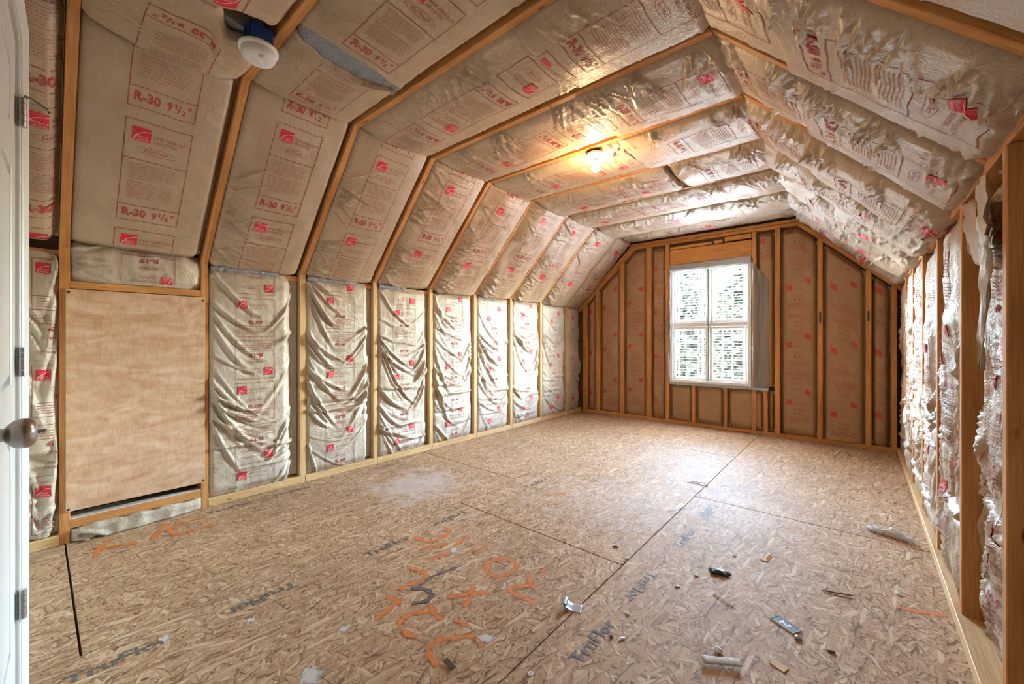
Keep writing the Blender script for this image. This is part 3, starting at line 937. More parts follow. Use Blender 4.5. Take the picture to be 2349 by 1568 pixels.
ceil_batt(5, -2.50, -1.21, 'ceiling batt one bay behind the bulb, ragged left piece', [('r30', 'R-30', .165, .3, 1), ('r30', 'R-30', .165, .95, 1)], far=True, crump=.006)
ceil_batt(5, -1.17, -.47, 'ceiling batt one bay behind the bulb, right piece', [('r30', 'R-30', .165, .2, 0)], far=True)
ceil_batt(6, -2.50, -.95, 'ceiling batt two bays behind the bulb, left piece', [('r30', 'R-30', .165, .2, 1), ('r30', 'R-30', .165, .85, 0)], far=True)
ceil_batt(6, -1.0, -.46, 'ceiling batt two bays behind the bulb, right piece', [], far=True, low=.012)
ceil_batt(7, -2.50, -.90, 'ceiling batt three bays behind the bulb, left piece', [('r30', 'R-30', .165, .4, 0)], far=True)
ceil_batt(7, -.95, -.46, 'ceiling batt three bays behind the bulb, right piece', [], far=True, low=.012)
ceil_batt(8, -2.50, -.47, 'last ceiling batt right above the gable wall top plate', [('r30', 'R-30', .05, .6, 0)], far=True, bulge=.03)
# exposed fibre in the torn gap
def lump(name, parent, pts, r, mat, seed=0, squash=1.0, seg=10, sub=4):
    pts = [np.array(p, float) for p in pts]
    bm = bmesh.new(); tube(bm, pts, r, seg)
    for v in bm.verts:
        n = vn(np.array([v.co.x * 35]), np.array([v.co.y * 35 + v.co.z * 20]), seed)[0]
        v.co = Vector((v.co.x, v.co.y, v.co.z)) + Vector((n, -n, n * squash)) * .006
    return link(name, bm_mesh(name, bm, True), parent, mat)
gx = np.linspace(0, 1, 30)
fs = Surf((-2.03, YK[1] + .04, CZ), (0, 1, 0), (1, 0, 0), (0, 0, -1), W1 - .05, .24, lambda u, v: .002 + .009 * fbm(u * 30, v * 30, 3, 3) - .02 * (1 - sm(0, .04, u)), res=.008)
ge = tag(empty('exposed_fibreglass', fs.O), 'strip of grey fibreglass showing in the torn gap of the ceiling batt', 'insulation')
link('fibre', fs.mesh('fibre', .04, 'fibre'), ge)

# ------------------------------------------------------------------ right slope batts
def right_batt(k, va, vb, label, labs, low=0.0, seed=0, **kw):
    y0 = YK[k] + .021; y1 = (YK[k + 1] if k < 8 else YF + .01) - .021
    far = k >= 4
    if far: y0 -= .012; y1 += .012
    W, L = y1 - y0, vb - va
    a = dict(bulge=.012 if not far else .05, dl=-.012, dr=-.05 if not far else -.03, wl=.02, wr=.05, de0=-.02, de1=-.03, we=.04, crump=.003, segs=fans(L, 280 + k + seed, W, 0, int(4 + 6 * L), 7, .010 if k < 5 else .012, (.12, .42), .35) + fans(L, 380 + k + seed, W, 1, int(2 + 3 * L), 3, .006, (.05, .2), .5))
    a.update(kw)
    O = np.array((CX1, y0, CZ)) + eR * va + nR * low
    s = Surf(O, (0, 1, 0), eR, nR, W, L, dfun(W, L, 700 + k * 13 + seed, **a), v0=rag(0, .012, 110 + k), v1=rag(L, .012, 115 + k), res=.010 if k < 4 else .013)
    return batt('roof_insulation_batt', label, 'batts of the right roof slope', s, labs, 'kraft_wall' if k > 4 else 'kraft_ceiling', .05, detail=k < 5)  # far bays take the paler paper: window light put into the colour
right_batt(1, .02, lenR + .05, 'roof batt at the top right corner, right slope bay nearest the camera', [('r30', 'R-30', .165, .3, 0)])
right_batt(2, -.02, .46, 'short roof batt on the right slope in front of the first whole rafter, upper piece', [('r30', 'R-30', .165, -.2, 0)], coarse=.004)
right_batt(2, .42, lenR + .02, 'large roof batt on the right slope with big lettering, lower piece', [('r30', 'R-30', .165, .125, 0)], low=.022, seed=3)
right_batt(3, -.01, .47, 'folded roof batt on the right slope between the two long rafters, upper piece', [('r30', 'R-30', .165, .06, 0)], coarse=.006)
right_batt(3, .44, lenR + .03, 'roof batt on the right slope between the two long rafters, lower piece', [('r30', 'R-30', .165, .12, 0)], low=.02, seed=4)
right_batt(4, -.01, .47, 'roof batt on the right slope behind the second long rafter, upper piece', [('r30', 'R-30', .165, .05, 0)], seed=2)
right_batt(4, .44, lenR + .04, 'roof batt on the right slope behind the second long rafter, lower piece', [('r30', 'R-30', .165, .2, 0)], low=.018, seed=5, coarse=.006)
for k in range(5, 9):
    right_batt(k, -.01, lenR + .03, ['roof batt on the right slope, fourth bay from the far gable wall', 'roof batt on the right slope, third bay from the far gable wall', 'roof batt on the right slope, second bay from the far gable wall', 'roof batt on the right slope touching the far gable wall'][k - 5],
               [('r30', 'R-30', .165 if k < 8 else .06, .3, 0)], coarse=.012, seed=k)

# ------------------------------------------------------------------ far gable wall
wf = tag(empty('wall_far'), kind='structure')
def ztop(x):
    # underside line of the sloping gable plates
    if x < -2.453: return 1.641 + (x + 3.273) * (2.411 - 1.641) / (3.273 - 2.453)
    if x > -.527: return 2.416 - (x + .527) * (2.416 - 1.628) / (.299 + .527)
    return 2.41
wx0, wx1, wz0, wz1 = -1.955, -.985, .555, 2.075
for a, b, c, d in ((-3.6, wx0, 0, 2.9), (wx1, .6, 0, 2.9), (wx0, wx1, 0, wz0 - .01), (wx0, wx1, wz1, 2.9)):
    box('sheathing', wf, a, b, YF + .10, YF + .13, c, d, 'sheathing')
FD = .10
def fstud(x0, x1, z0=.038, z1=None, mat='pine'):
    xm = (x0 + x1) / 2
    z1 = z1 if z1 is not None else ztop(xm)
    board('stud', wf, (xm, YF + FD / 2, z0), (xm, YF + FD / 2, z1), (1, 0, 0), round(x1 - x0, 3), FD, mat)
for x0, x1 in ((-3.297, -3.215), (-3.072, -3.000), (-2.678, -2.612), (-2.278, -2.205), (-2.010, -1.960), (-.978, -.935), (-.748, -.695), (-.348, -.303), (.049, .095), (.243, .286)):
    fstud(x0, x1)
for xm in (-1.645, -1.268, -.838):
    fstud(xm - .02, xm + .02, .038, .535)
board('bottom_plate', wf, (-3.30, YF + FD / 2, .019), (.30, YF + FD / 2, .019), (0, 1, 0), FD, .038)
board('gable_plate', wf, (-2.47, YF + FD / 2 - .004, 2.430), (-.51, YF + FD / 2 - .004, 2.430), (0, 1, 0), FD, .038)
board('gable_plate', wf, (-2.53, YF + FD / 2, 2.470), (-.48, YF + FD / 2, 2.470), (0, 1, 0), FD, .038)
for xa, za, xb, zb in ((-3.36, 1.575, -2.44, 2.439), (.36, 1.585, -.545, 2.449)):
    a = Vector((xa, YF + FD / 2, za)); b = Vector((xb, YF + FD / 2, zb))
    board('gable_plate', wf, a, b, (0, 1, 0), FD, .038)
    d = (b - a).normalized(); n = Vector((-d.z, 0, d.x)) * (1 if d.x > 0 else -1)
    board('gable_plate', wf, a + n * .04, b + n * .04, (0, 1, 0), FD, .038)
box('header_board', wf, -1.955, -.982, YF + .012, YF + .05, 2.092, 2.325, 'pine_header', .003)
box('header_block', wf, -1.95, -1.42, YF + .008, YF + .05, 2.332, 2.368, 'pine_header', .003)
box('header_block', wf, -1.40, -1.30, YF + .006, YF + .05, 2.335, 2.375, 'pine_header', .003)
box('header_block', wf, -1.28, -.985, YF + .008, YF + .05, 2.345, 2.40, 'pine_header', .003)
for x_ in (-.326, .072): box('painted_slot_plate', wf, x_ - .009, x_ + .009, YF - .0015, YF + .001, 1.31, 1.42, 'bark')  # flat dark plates painted in place of the dark slots
box('rough_sill', wf, -1.955, -.81, YF - .002, YF + FD, .520, .553, 'grey_vinyl', .002)

def gable_batt(i, x0, x1, z0, label, z1=None, labs=None, **kw):
    W = x1 - x0
    top = (lambda u: np.array([[ztop(x0 + b) for b in r] for r in np.atleast_2d(u)]).reshape(np.shape(u)) - z0 - .025) if z1 is None else (lambda u: 0 * u + z1 - z0)
    L = float(np.min(top(np.array([0.0, W]))))
    a = dict(bulge=.022, dl=-.045, dr=-.045, wl=.04, wr=.04, de0=-.03, de1=-.04, we=.06, crump=.0012)
    a.update(kw)
    s = Surf((x0, YF + .03, z0), (1, 0, 0), (0, 0, 1), (0, -1, 0), W, L, dfun(W, L, 900 + i * 7, **a), v1=top, res=.012)
    if labs is None:
        labs = wall_labels(W, L, 'R-13', .02 + .05 * (i % 3), (W - .25) / 2 if W > .26 else .01)
    return batt('wall_insulation_batt', label, 'batts of the far gable wall', s, labs, 'kraft_gable', .03, inks=('ink_gable', 'ink_gable', 'ink_gable'), detail=False)
gable_batt(0, -3.213, -3.074, .04, 'narrow brown batt in the far wall, in the left corner bay')
gable_batt(1, -2.998, -2.680, .04, 'brown batt in the far wall, second bay from the left corner')
gable_batt(2, -2.610, -2.280, .04, 'brown batt in the far wall, third bay from the left corner')
gable_batt(3, -2.203, -2.012, .04, 'narrow brown batt in the far wall directly left of the window')
gable_batt(4, -1.953, -1.667, .04, 'short brown batt under the window, left one', .515, [])
gable_batt(5, -1.623, -1.290, .04, 'short brown batt under the window, middle one', .515, [])
gable_batt(6, -1.246, -.860, .04, 'short brown batt under the window, right one', .515, [])
gable_batt(7, -.933, -.750, .56, 'narrow greyish batt in the far wall directly right of the window', None, [('wall', 'R-13', .02, 1.5, 0)])
gable_batt(8, -.693, -.350, .04, 'wide brown batt in the far wall, first full bay right of the window')
gable_batt(9, -.301, .047, .04, 'wide brown batt in the far wall, second full bay right of the window', None, None, de0=.02)
gable_batt(10, .097, .241, .04, 'narrow brown batt in the far wall, in the right corner bay', None, None, crump=.004)
gable_batt(11, -.815, -.752, .04, 'sliver of brown batt below the window end, right of the last cripple stud', .515, [])

# ------------------------------------------------------------------ window
win = tag(empty('window_1', ((wx0 + wx1) / 2, YF + .06, wz0)), kind='structure')
ww, wh = wx1 - wx0, wz1 - wz0
hw = ww / 2
def wbox(name, par, x0, x1, y0, y1, z0, z1, mat, bev=.002):
    return box(name, par, x0, x1, y0, y1, z0, z1, mat, bev)
for x in (-hw + .002, hw - .042):
    wbox('jamb', win, x, x + .04, -.055, .06, 0, wh, 'white_vinyl')
wbox('frame_head', win, -hw + .042, hw - .042, -.055, .06, wh - .045, wh - .002, 'white_vinyl')
wbox('frame_sill', win, -hw + .042, hw - .042, -.06, .06, .001, .035, 'white_vinyl')
wbox('mullion', win, -.012, .016, -.045, .03, .036, wh - .046, 'grey_vinyl')
midz = 1.315 - wz0
for sx0, sx1 in ((-hw + .043, -.013), (.017, hw - .043)):
    wbox('meeting_rail', win, sx0, sx1, -.03, .02, midz - .025, midz + .025, 'white_vinyl')
    for z0, z1, yo in ((.036, midz - .026, -.01), (midz + .026, wh - .046, .012)):
        sash = wbox('sash_stile', win, sx0, sx0 + .03, yo - .015, yo + .015, z0, z1, 'white_vinyl')
        wbox('sash_stile', win, sx1 - .03, sx1, yo - .015, yo + .015, z0, z1, 'white_vinyl')
        wbox('sash_rail', win, sx0 + .031, sx1 - .031, yo - .015, yo + .015, z0, z0 + .03, 'white_vinyl')
        wbox('sash_rail', win, sx0 + .031, sx1 - .031, yo - .015, yo + .015, z1 - .03, z1, 'white_vinyl')
        wbox('pane', win, sx0 + .031, sx1 - .031, yo - .003, yo + .003, z0 + .031, z1 - .031, 'window_glass', 0)
        xm = -.129 if sx0 < 0 else .265
        wbox('muntin', win, xm - .009, xm + .009, yo + .004, yo + .012, z0 + .031, z1 - .031, 'white_vinyl', 0)
wbox('muntin', win, -hw + .075, -.045, -.006, .002, .36, .378, 'white_vinyl', 0)

# blind behind the sashes
bl = tag(empty('window_blind', ((wx0 + wx1) / 2, YF + .155, wz0)), 'white horizontal slat blind hanging in the window', 'blind')
sl = chamfer_box('slat', ww - .03, .030, .0025, .0008); sl.materials.append(M['slat'])
nsl = 42
for i in range(nsl):
    o = link('slat', sl, bl)
    o.location = (-(ww - .03) / 2, 0, .03 + i * (wh - .09) / (nsl - 1))
    o.rotation_euler = (math.radians(-4), 0, 0)
bm = bmesh.new(); add_box(bm, -(ww - .02) / 2, (ww - .02) / 2, -.025, .025, wh - .05, wh - .008)
link('headrail', bm_mesh('headrail', bm), bl, 'slat')
for x in (-.40, -.10, .14, .38):
    bm = bmesh.new(); add_box(bm, x - .012, x + .012, -.017, -.0165, .02, wh - .05)
    link('ladder_tape', bm_mesh('ladder_tape', bm), bl, 'slat')

# folded film over the window head and along its sides
fe = tag(empty('plastic_sheet', (wx0, YF, wz1 - .03)), 'folded grey plastic sheet stapled along the top of the window', 'plastic sheet')
s = Surf((0, 0, 0), (1, 0, 0), (0, 0, 1), (0, -1, 0), ww, .085, lambda u, v: .012 + .006 * fbm(u * 8, v * 20, 4, 3) + .008 * np.sin(v / .085 * 3.1), v1=lambda u: .075 + .012 * u, res=.012)
link('fold', s.mesh('fold', .012, 'film'), fe)
for side, x in (('left', wx0 - .012),):
    fe2 = tag(empty('plastic_sheet', (x, YF - .004, .60)), 'loose clear plastic edge hanging down the %s side of the window' % side, 'plastic sheet')
    s = Surf((0, 0, 0), (1, 0, 0), (0, 0, 1), (0, -1, 0), .05, 1.42, lambda u, v, sd=len(side): .012 + .014 * fbm(u * 20, v * 5, sd, 3) + .008 * fbm(u * 40, v * 14, sd + 3, 2),
             u0f=lambda v, sd=len(side): -.01 + .03 * fbm(v * 3, v * 0, sd + 2, 3), u1f=lambda v, sd=len(side): .028 + .012 * fbm(v * 5, v * 0, sd + 4, 3), res=.012)
    link('film', s.mesh('film', .004, 'plastic_film'), fe2)

fe3 = tag(empty('plastic_sheet', (-.972, YF - .012, .56)), 'wide grey see-through plastic sheet over the batt right of the window', 'plastic sheet')
s = Surf((0, 0, 0), (1, 0, 0), (0, 0, 1), (0, -1, 0), .16, 1.55, lambda u, v: .006 + .007 * np.sin(u * 95 + 1.5 * vn(v * 2, u * 3, 5)) + .004 * fbm(u * 25, v * 5, 9, 3),
         u1f=lambda v: .165 + .02 * fbm(v * 3, v * 0, 6, 3), v1=lambda u: 1.50 - .25 * (u / .16) + .02 * fbm(u * 20, u * 0, 2, 2), res=.010)
link('film', s.mesh('film', .004, 'plastic_film'), fe3)

# ------------------------------------------------------------------ right knee wall
wr = tag(box('wall_right', None, XR + .14, XR + .165, -.25, 5.75, 0, 1.85, 'sheathing'), kind='structure')
for y in YR + [1.10, .47]:
    board('stud', wr, (XR + SD / 2, y, .05), (XR + SD / 2, y, 1.66), (0, 1, 0), .040, SD, 'pine')
yb = [-.1, 1.60, 2.40, 4.02, 5.55]
for a, b in zip(yb[:-1], yb[1:]):
    board('bottom_plate', wr, (XR - .017 + .045, a + .003, .025), (XR - .017 + .045, b - .003, .025), (1, 0, 0), .09, .05, 'pine_pale')
board('top_plate', wr, (XR + .05, -.1, 1.685), (XR + .05, 5.55, 1.685), (1, 0, 0), .09, .04)
ys = [.49] + [1.12] + [y + .02 for y in YR]
ye = [1.08, 1.72] + [y - .02 for y in YR[1:]] + [5.54]
RW = ['crumpled loose batt paper in the right knee wall beside the camera',
      'crumpled loose batt paper in the right knee wall, before the nearest stud',
      'torn hanging batt paper in the right knee wall, first bay behind the nearest stud',
      'crumpled white batt paper in the right knee wall, second bay behind the nearest stud',
      'crumpled white batt paper in the right knee wall, third bay behind the nearest stud',
      'crumpled white batt paper in the right knee wall, third bay from the far wall corner post',
      'crumpled white batt paper in the right knee wall, second last bay before the far wall',
      'crumpled batt paper in the right knee wall, last bay at the far corner']
RW[5] = 'crumpled white batt paper in the right knee wall, fourth bay behind the nearest stud'
for i, (a, b) in enumerate(zip(ys, ye)):
    W, L = b - a, 1.60
    dd = dfun(W, L, 1100 + i * 9, bulge=.02, dl=-.02, dr=-.03, wl=.04, wr=.05, de0=-.01, de1=-.02, crump=.006, coarse=.028, cf=(6.0, 1.1), segs=drape(L, 1200 + i, W, 10, 10, .016, (.2, .8)))
    # local u runs towards -y (viewed from the room)
    s = Surf((XR + (.075 if i in (1, 2) else .035), b, .052), (0, -1, 0), (0, 0, 1), (-1, 0, 0), W, L, dd, v1=rag(L, .03, 130 + i), res=.011)
    batt('wall_insulation_batt', RW[i], 'batts of the right knee wall', s, wall_labels(W, L, 'R-19', .05 * i, .15), 'kraft_loose', .06, off=.005)

# twisted paper flap hanging at the top of the near right bay
fl = tag(empty('loose_paper_flap', (XR, 2.05, 1.0)), 'twisted pointed flap of batt paper hanging beside the nearest right wall stud', 'paper')
def flap(rows, mat, name, nv=26, nu=8, seed=1):
    # rows: list of (left point, right point) world, interpolated
    L0 = np.array([r[0] for r in rows], float); R0 = np.array([r[1] for r in rows], float)
    t = np.linspace(0, len(rows) - 1, nv); V = []; UV = []
    for tt in t:
        i = min(int(tt), len(rows) - 2); f = tt - i
        l = L0[i] + (L0[i + 1] - L0[i]) * f; r = R0[i] + (R0[i + 1] - R0[i]) * f
        for j in range(nu):
            s_ = j / (nu - 1)
            p = l + (r - l) * s_
            p = p + np.array([-.014, .006, 0]) * (fold(np.array(s_ * 2.2 + tt * .35)) - .5) + .006 * np.array([vn(np.array(s_ * 5), np.array(tt * 4), seed), vn(np.array(s_ * 5), np.array(tt * 4), seed + 2), 0])
            V.append(p); UV.append((s_ * .2, tt * .1))
    F = [[i * nu + j, i * nu + j + 1, (i + 1) * nu + j + 1, (i + 1) * nu + j] for i in range(nv - 1) for j in range(nu - 1)]
    V = np.array(V) - np.array(fl.location)
    me = mesh_np(name, V, F, UV, True); me.materials.append(M[mat])
    o = link(name, me, fl)
    sd = o.modifiers.new('thickness', 'SOLIDIFY'); sd.thickness = .0015
    return o
flap([((.298, 2.01, 1.625), (.286, 1.79, 1.615)), ((.286, 1.90, 1.50), (.283, 1.77, 1.45)), ((.283, 1.87, 1.40), (.286, 1.775, 1.38)), ((.288, 1.90, 1.245), (.290, 1.83, 1.27)), ((.296, 1.96, 1.03), (.296, 1.945, 1.03))], 'kraft_wall', 'paper_sheet')
flap([((.30, 2.33, 1.645), (.300, 2.03, 1.60)), ((.30, 2.25, 1.54), (.294, 1.93, 1.47)), ((.30, 2.10, 1.42), (.294, 1.90, 1.32))], 'kraft_gable', 'paper_fold', 14, 6, 5)

# ------------------------------------------------------------------ near wall with the white door
A0 = math.radians(-2.4)
wn_ = tag(empty('wall_near', (-2.04, -.031, 0), A0), kind='structure')
box('drywall', wn_, .0, .085, -.10, 0, 0, 2.60, 'drywall')
box('drywall', wn_, .085, .86, -.10, 0, 2.06, 2.60, 'drywall')
box('drywall', wn_, .86, 2.42, -.10, 0, 0, 2.60, 'drywall')
box('light_block_panel', wn_, -1.75, 2.75, -.34, -.30, -.2, 2.95, 'sheathing')  # unseen panel added behind the near wall to stop light leaking in
wn2 = box('drywall', wn_, -1.45, -.001, -.14, -.085, 0, 2.60, 'drywall')
tr = tag(empty('trim_1', (-2.04, -.031, 0), A0), kind='structure')
def casing(name, p0, length, vert):
    prof = [(0, 0), (0, .008), (.006, .014), (.018, .018), (.026, .0165), (.034, .011), (.046, .012), (.054, .010), (.058, .006), (.058, 0)]
    V = []; n = len(prof)
    for e in (0, 1):
        for a, t in prof:
            if vert: V.append((a + .0, t, (length - a) if e else 0))     # mitred at the top
            else: V.append(((.80 + .0 - (0 if 1 else a)) if e else a, t, length - a))
    F = [[i, i + 1, n + i + 1, n + i] for i in range(n - 1)] + [list(range(n - 1, -1, -1)), list(range(n, 2 * n))]
    bm = bmesh.new(); vs = [bm.verts.new(v) for v in V]
    for f in F: bm.faces.new([vs[i] for i in f])
    return link(name, bm_mesh(name, bm), tr, 'white_paint')
casing('side_casing', 0, 2.125, True)
casing('head_casing', 0, 2.125, False)
box('door_jamb', tr, .059, .083, -.06, .004, 0, 2.045, 'white_paint', .002)
dr = tag(empty('door_1', (-2.04, -.031, 0), A0), kind='structure')
def dbox(n, *a, mat='white_paint', bev=.002): return box(n, dr, *a, mat, bev)
DX0, DX1 = .087, .852
dw = DX1 - DX0
# stiles, rails and raised panels of a six-panel door
st = .105
panx = [(DX0 + st, DX0 + dw / 2 - .045), (DX0 + dw / 2 + .045, DX1 - st)]
panz = [(.22, .84), (1.00, 1.62), (1.74, 1.93)]
dbox('door_slab', DX0, DX1, -.042, -.020, .012, 2.04, bev=0)
dbox('stile', DX0, DX0 + st, -.0205, -.006, .012, 2.04); dbox('stile', DX1 - st, DX1, -.0205, -.006, .012, 2.04)
dbox('mid_stile', DX0 + dw / 2 - .045, DX0 + dw / 2 + .045, -.0205, -.006, .012, 2.04)
zr = [.012] + [z for p in panz for z in p] + [2.04]
for i in range(0, len(zr), 2):
    for x0, x1 in panx:
        dbox('rail', x0 - .0005, x1 + .0005, -.0205, -.006, zr[i], zr[i + 1])
for x0, x1 in panx:
    for z0, z1 in panz:
        bm = bmesh.new()
        a = [(x0 + .004, -.0195, z0 + .004), (x1 - .004, -.0195, z0 + .004), (x1 - .004, -.0195, z1 - .004), (x0 + .004, -.0195, z1 - .004)]
        m_ = .028
        b = [(x0 + m_, -.008, z0 + m_), (x1 - m_, -.008, z0 + m_), (x1 - m_, -.008, z1 - m_), (x0 + m_, -.008, z1 - m_)]
        va = [bm.verts.new(p) for p in a]; vb = [bm.verts.new(p) for p in b]
        bm.faces.new(vb)
        for i in range(4): bm.faces.new((va[i], va[(i + 1) % 4], vb[(i + 1) % 4], vb[i]))
        link('raised_panel', bm_mesh('raised_panel', bm), dr, 'white_paint')
for hz in (1.825, 1.06, .318):
    h = tag(empty('hinge', (.085, .002, hz))); h.parent = dr
    for kx, s0 in enumerate((-.045, -.027, -.009, .009, .027)):
        bm = bmesh.new(); lathe(bm, [(.0100, s0 + .0006), (.0100, s0 + .0174)], 14)
        link('knuckle', bm_mesh('knuckle', bm, False), h, 'steel', (0, .006, 0))
    for x0, x1 in ((-.020, -.002), (.002, .022)):
        bm = bmesh.new(); add_box(bm, x0, x1, .0005, .0035, -.045, .045)
        link('leaf', bm_mesh('leaf', bm), h, 'steel')
    for z in (-.018, .018):
        bm = bmesh.new(); lathe(bm, [(.0045, 0), (.004, .0015), (.001, .002)], 10, Matrix.Rotation(math.radians(-90), 4, 'X'))
        link('screw', bm_mesh('screw', bm), h, 'nickel', (.014, .0035, z))
    if hz > 1.5:
        bm = bmesh.new(); tube(bm, [(-.012, .012, .055), (0, .012, .052), (.0, .02, .050), (-.012, .055, .034), (-.018, .062, .026)], [.004, .005, .004, .004, .006], 8)
        link('pin_stop', bm_mesh('pin_stop', bm, True), h, 'nickel')
kb = empty('knob', (DX1 - .062, -.006, .945)); kb.parent = dr
bm = bmesh.new(); lathe(bm, [(.001, 0), (.033, .0), (.033, .004), (.028, .010), (.014, .013), (.0125, .030), (.018, .034), (.026, .042), (.0295, .052), (.0285, .062), (.022, .070), (.010, .0735), (.001, .074)], 36, Matrix.Rotation(math.radians(-90), 4, 'X'))
link('knob_body', bm_mesh('knob_body', bm, True), kb, 'nickel')
bm = bmesh.new(); lathe(bm, [(.004, .0), (.0035, .011), (.001, .012)], 12, Matrix.Rotation(math.radians(-90), 4, 'X'))
link('lock_pin', bm_mesh('lock_pin', bm, True), kb, 'nickel', (0, .073, 0))

# ------------------------------------------------------------------ smoke detector
sd = tag(empty('smoke_detector', (-2.07, .655, 2.445)), 'round white smoke detector on a blue electrical box at the left joist', 'smoke detector')
bm = bmesh.new(); lathe(bm, [(.001, .0), (.078, .0), (.080, -.006), (.079, -.014), (.068, -.016)], 48)
link('mounting_ring', bm_mesh('mounting_ring', bm, True), sd, 'detector_white')
bm = bmesh.new(); lathe(bm, [(.068, -.0155), (.067, -.042), (.061, -.052), (.030, -.057), (.026, -.055), (.022, -.058), (.001, -.060)], 48)
link('sensor_dome', bm_mesh('sensor_dome', bm, True), sd, 'detector_white')
bm = bmesh.new()
for i in range(5): add_box(bm, .036 + i * .005, .038 + i * .005, -.012, .004, -.0570 + i * .0004, -.0550)
link('sounder_slot', bm_mesh('sounder_slot', bm), sd, 'grey_vinyl')
bm = bmesh.new(); add_box(bm, -.045, .048, -.050, .048, .0005, .085); bmesh.ops.bevel(bm, geom=bm.edges[:], offset=.006, segments=1, affect='EDGES')
link('junction_box', bm_mesh('junction_box', bm), sd, 'box_blue')
bm = bmesh.new(); add_box(bm, -.006, .006, -.055, -.0505, .004, .07)
link('box_rib', bm_mesh('box_rib', bm), sd, 'box_blue')

# ------------------------------------------------------------------ bare bulb
BX, BY, BZ = -1.485, 2.695, 2.505
lb = tag(empty('bare_bulb_light', (BX, BY, BZ)), 'lit bare bulb in a white porcelain holder on the ceiling joist', 'light')
bm = bmesh.new(); lathe(bm, [(.001, 0), (.058, 0), (.066, -.006), (.066, -.018), (.058, -.026), (.036, -.030), (.032, -.042), (.001, -.042)], 40)
link('porcelain_holder', bm_mesh('porcelain_holder', bm, True), lb, 'porcelain')
bm = bmesh.new(); lathe(bm, [(.001, -.0425), (.015, -.0425), (.015, -.056), (.001, -.056)], 20)
link('bulb_base', bm_mesh('bulb_base', bm, True), lb, 'steel')
bm = bmesh.new(); lathe(bm, [(.013, -.0565), (.016, -.068), (.026, -.088), (.031, -.106), (.030, -.120), (.022, -.134), (.010, -.141), (.001, -.143)], 28)
bo = link('bulb_glass', bm_mesh('bulb_glass', bm, True), lb, 'bulb_glow')
bm = bmesh.new(); add_box(bm, -.05, .05, -.045, .05, .001, .05)
link('ceiling_box', bm_mesh('ceiling_box', bm), lb, 'box_blue')
pt = bpy.data.lights.new('bulb_lamp', 'POINT'); pt.energy = BULB_WATTS; pt.color = (1.0, .66, .34); pt.shadow_soft_size = .035
pto = bpy.data.objects.new('bulb_lamp', pt); pto.parent = lb; pto.location = (0, 0, -.19); COL.objects.link(pto)

# ------------------------------------------------------------------ litter on the floor
def item(name, label, x, y, rz=0, cat='debris', group=None):
    return tag(empty(name, (x, y, .0), math.radians(rz)), label, cat, group)
def sheetlet(e, name, W, L, fn, mat, th=.0012, n=(10, 8), z=.002):
    V = []; F = []
    nu, nv = n
    for j in range(nv + 1):
        for i in range(nu + 1):
            a, b = W * (i / nu - .5), L * (j / nv - .5)
            V.append((a, b, z + fn(a, b)))
    for j in range(nv):
        for i in range(nu):
            k = j * (nu + 1) + i
            F.append([k, k + 1, k + nu + 2, k + nu + 1])
    me = mesh_np(name, V, F, [(v[0], v[1]) for v in V], True); me.materials.append(M[mat])
    o = link(name, me, e); m_ = o.modifiers.new('thickness', 'SOLIDIFY'); m_.thickness = th; m_.offset = 1
    return o
def blob(e, name, rx, ry, rz_, mat, seed, amp=.35, sub=3, loc=(0, 0, 0)):
    bm = bmesh.new(); bmesh.ops.create_icosphere(bm, subdivisions=sub, radius=1)
    for v in bm.verts:
        c = v.co
        n = fbm(np.array([c.x * 2.2 + c.z]), np.array([c.y * 2.2 - c.z * 1.3]), seed, 3)[0]
        k = 1 + amp * n
        v.co = Vector((c.x * rx * k, c.y * ry * k, max(0, c.z * k + .75) * rz_))
    return link(name, bm_mesh(name, bm, True), e, mat, loc)

e = item('duct_tape_scrap', 'curled silver duct tape scrap on the floor seam', -.915, 1.465, 25, 'tape')
sheetlet(e, 'strip', .075, .05, lambda a, b: max(0, (-a - .005)) * .55 + .002 * math.sin(b * 90), 'duct_tape')
sheetlet(e, 'curl', .022, .05, lambda a, b: .024 - 60 * (a * a), 'duct_tape', z=.004).location = (-.034, 0, .0)
e = item('plastic_scrap', 'crumpled shiny black plastic scrap on the floor', -.513, 2.14, 15, 'plastic')
blob(e, 'crumple', .045, .024, .010, 'black', 5, .5); blob(e, 'highlight_lump', .020, .012, .011, 'duct_tape', 9, .4, 2, (.012, -.006, .001))  # small grey lump models the highlight on the black plastic
e = item('number_tag', 'small black rectangular tag with a white number two on the floor', -.222, 1.924, -30, 'tag')
box('plate', e, -.045, .045, -.022, .022, 0, .004, 'black', .001)
for a in ((-.047, -.0445, -.024, .024), (.0445, .047, -.024, .024), (-.0444, .0444, -.024, -.0215), (-.0444, .0444, .0215, .024)):
    box('rim', e, *a, 0, .005, 'paper_grey')
V2, F2 = text2d('2', .03); sc = .036 / .7
link('printed_numeral', mesh_np('printed_numeral', [((v[1] - .35) * sc * 1.0, -(v[0] - .25) * sc, .0046) for v in V2], F2), e, 'paper_white')
e = item('paper_strip', 'thick grey curled paper strip on the floor in the foreground', -.365, 1.545, 32, 'paper')
sheetlet(e, 'strip', .125, .034, lambda a, b: .006 + .012 * math.cos(b * 60) * .5 + .01 * a, 'paper_grey', .003)
e = item('paper_wad', 'small white wad beside the grey paper strip', -.385, 1.60, 0, 'paper')
blob(e, 'wad', .013, .010, .010, 'paper_white', 3, .4, 2)
e = item('wood_offcut', 'small pale tan wood offcut on the floor in the foreground', -.211, 1.668, -20, 'wood scrap')
box('chip', e, -.024, .024, -.016, .016, 0, .003, 'wood_chip', .0008)
e = item('fibre_tuft', 'white tuft of loose fibre on the floor near the right wall', .13, 3.185, -12, 'fibre tuft')
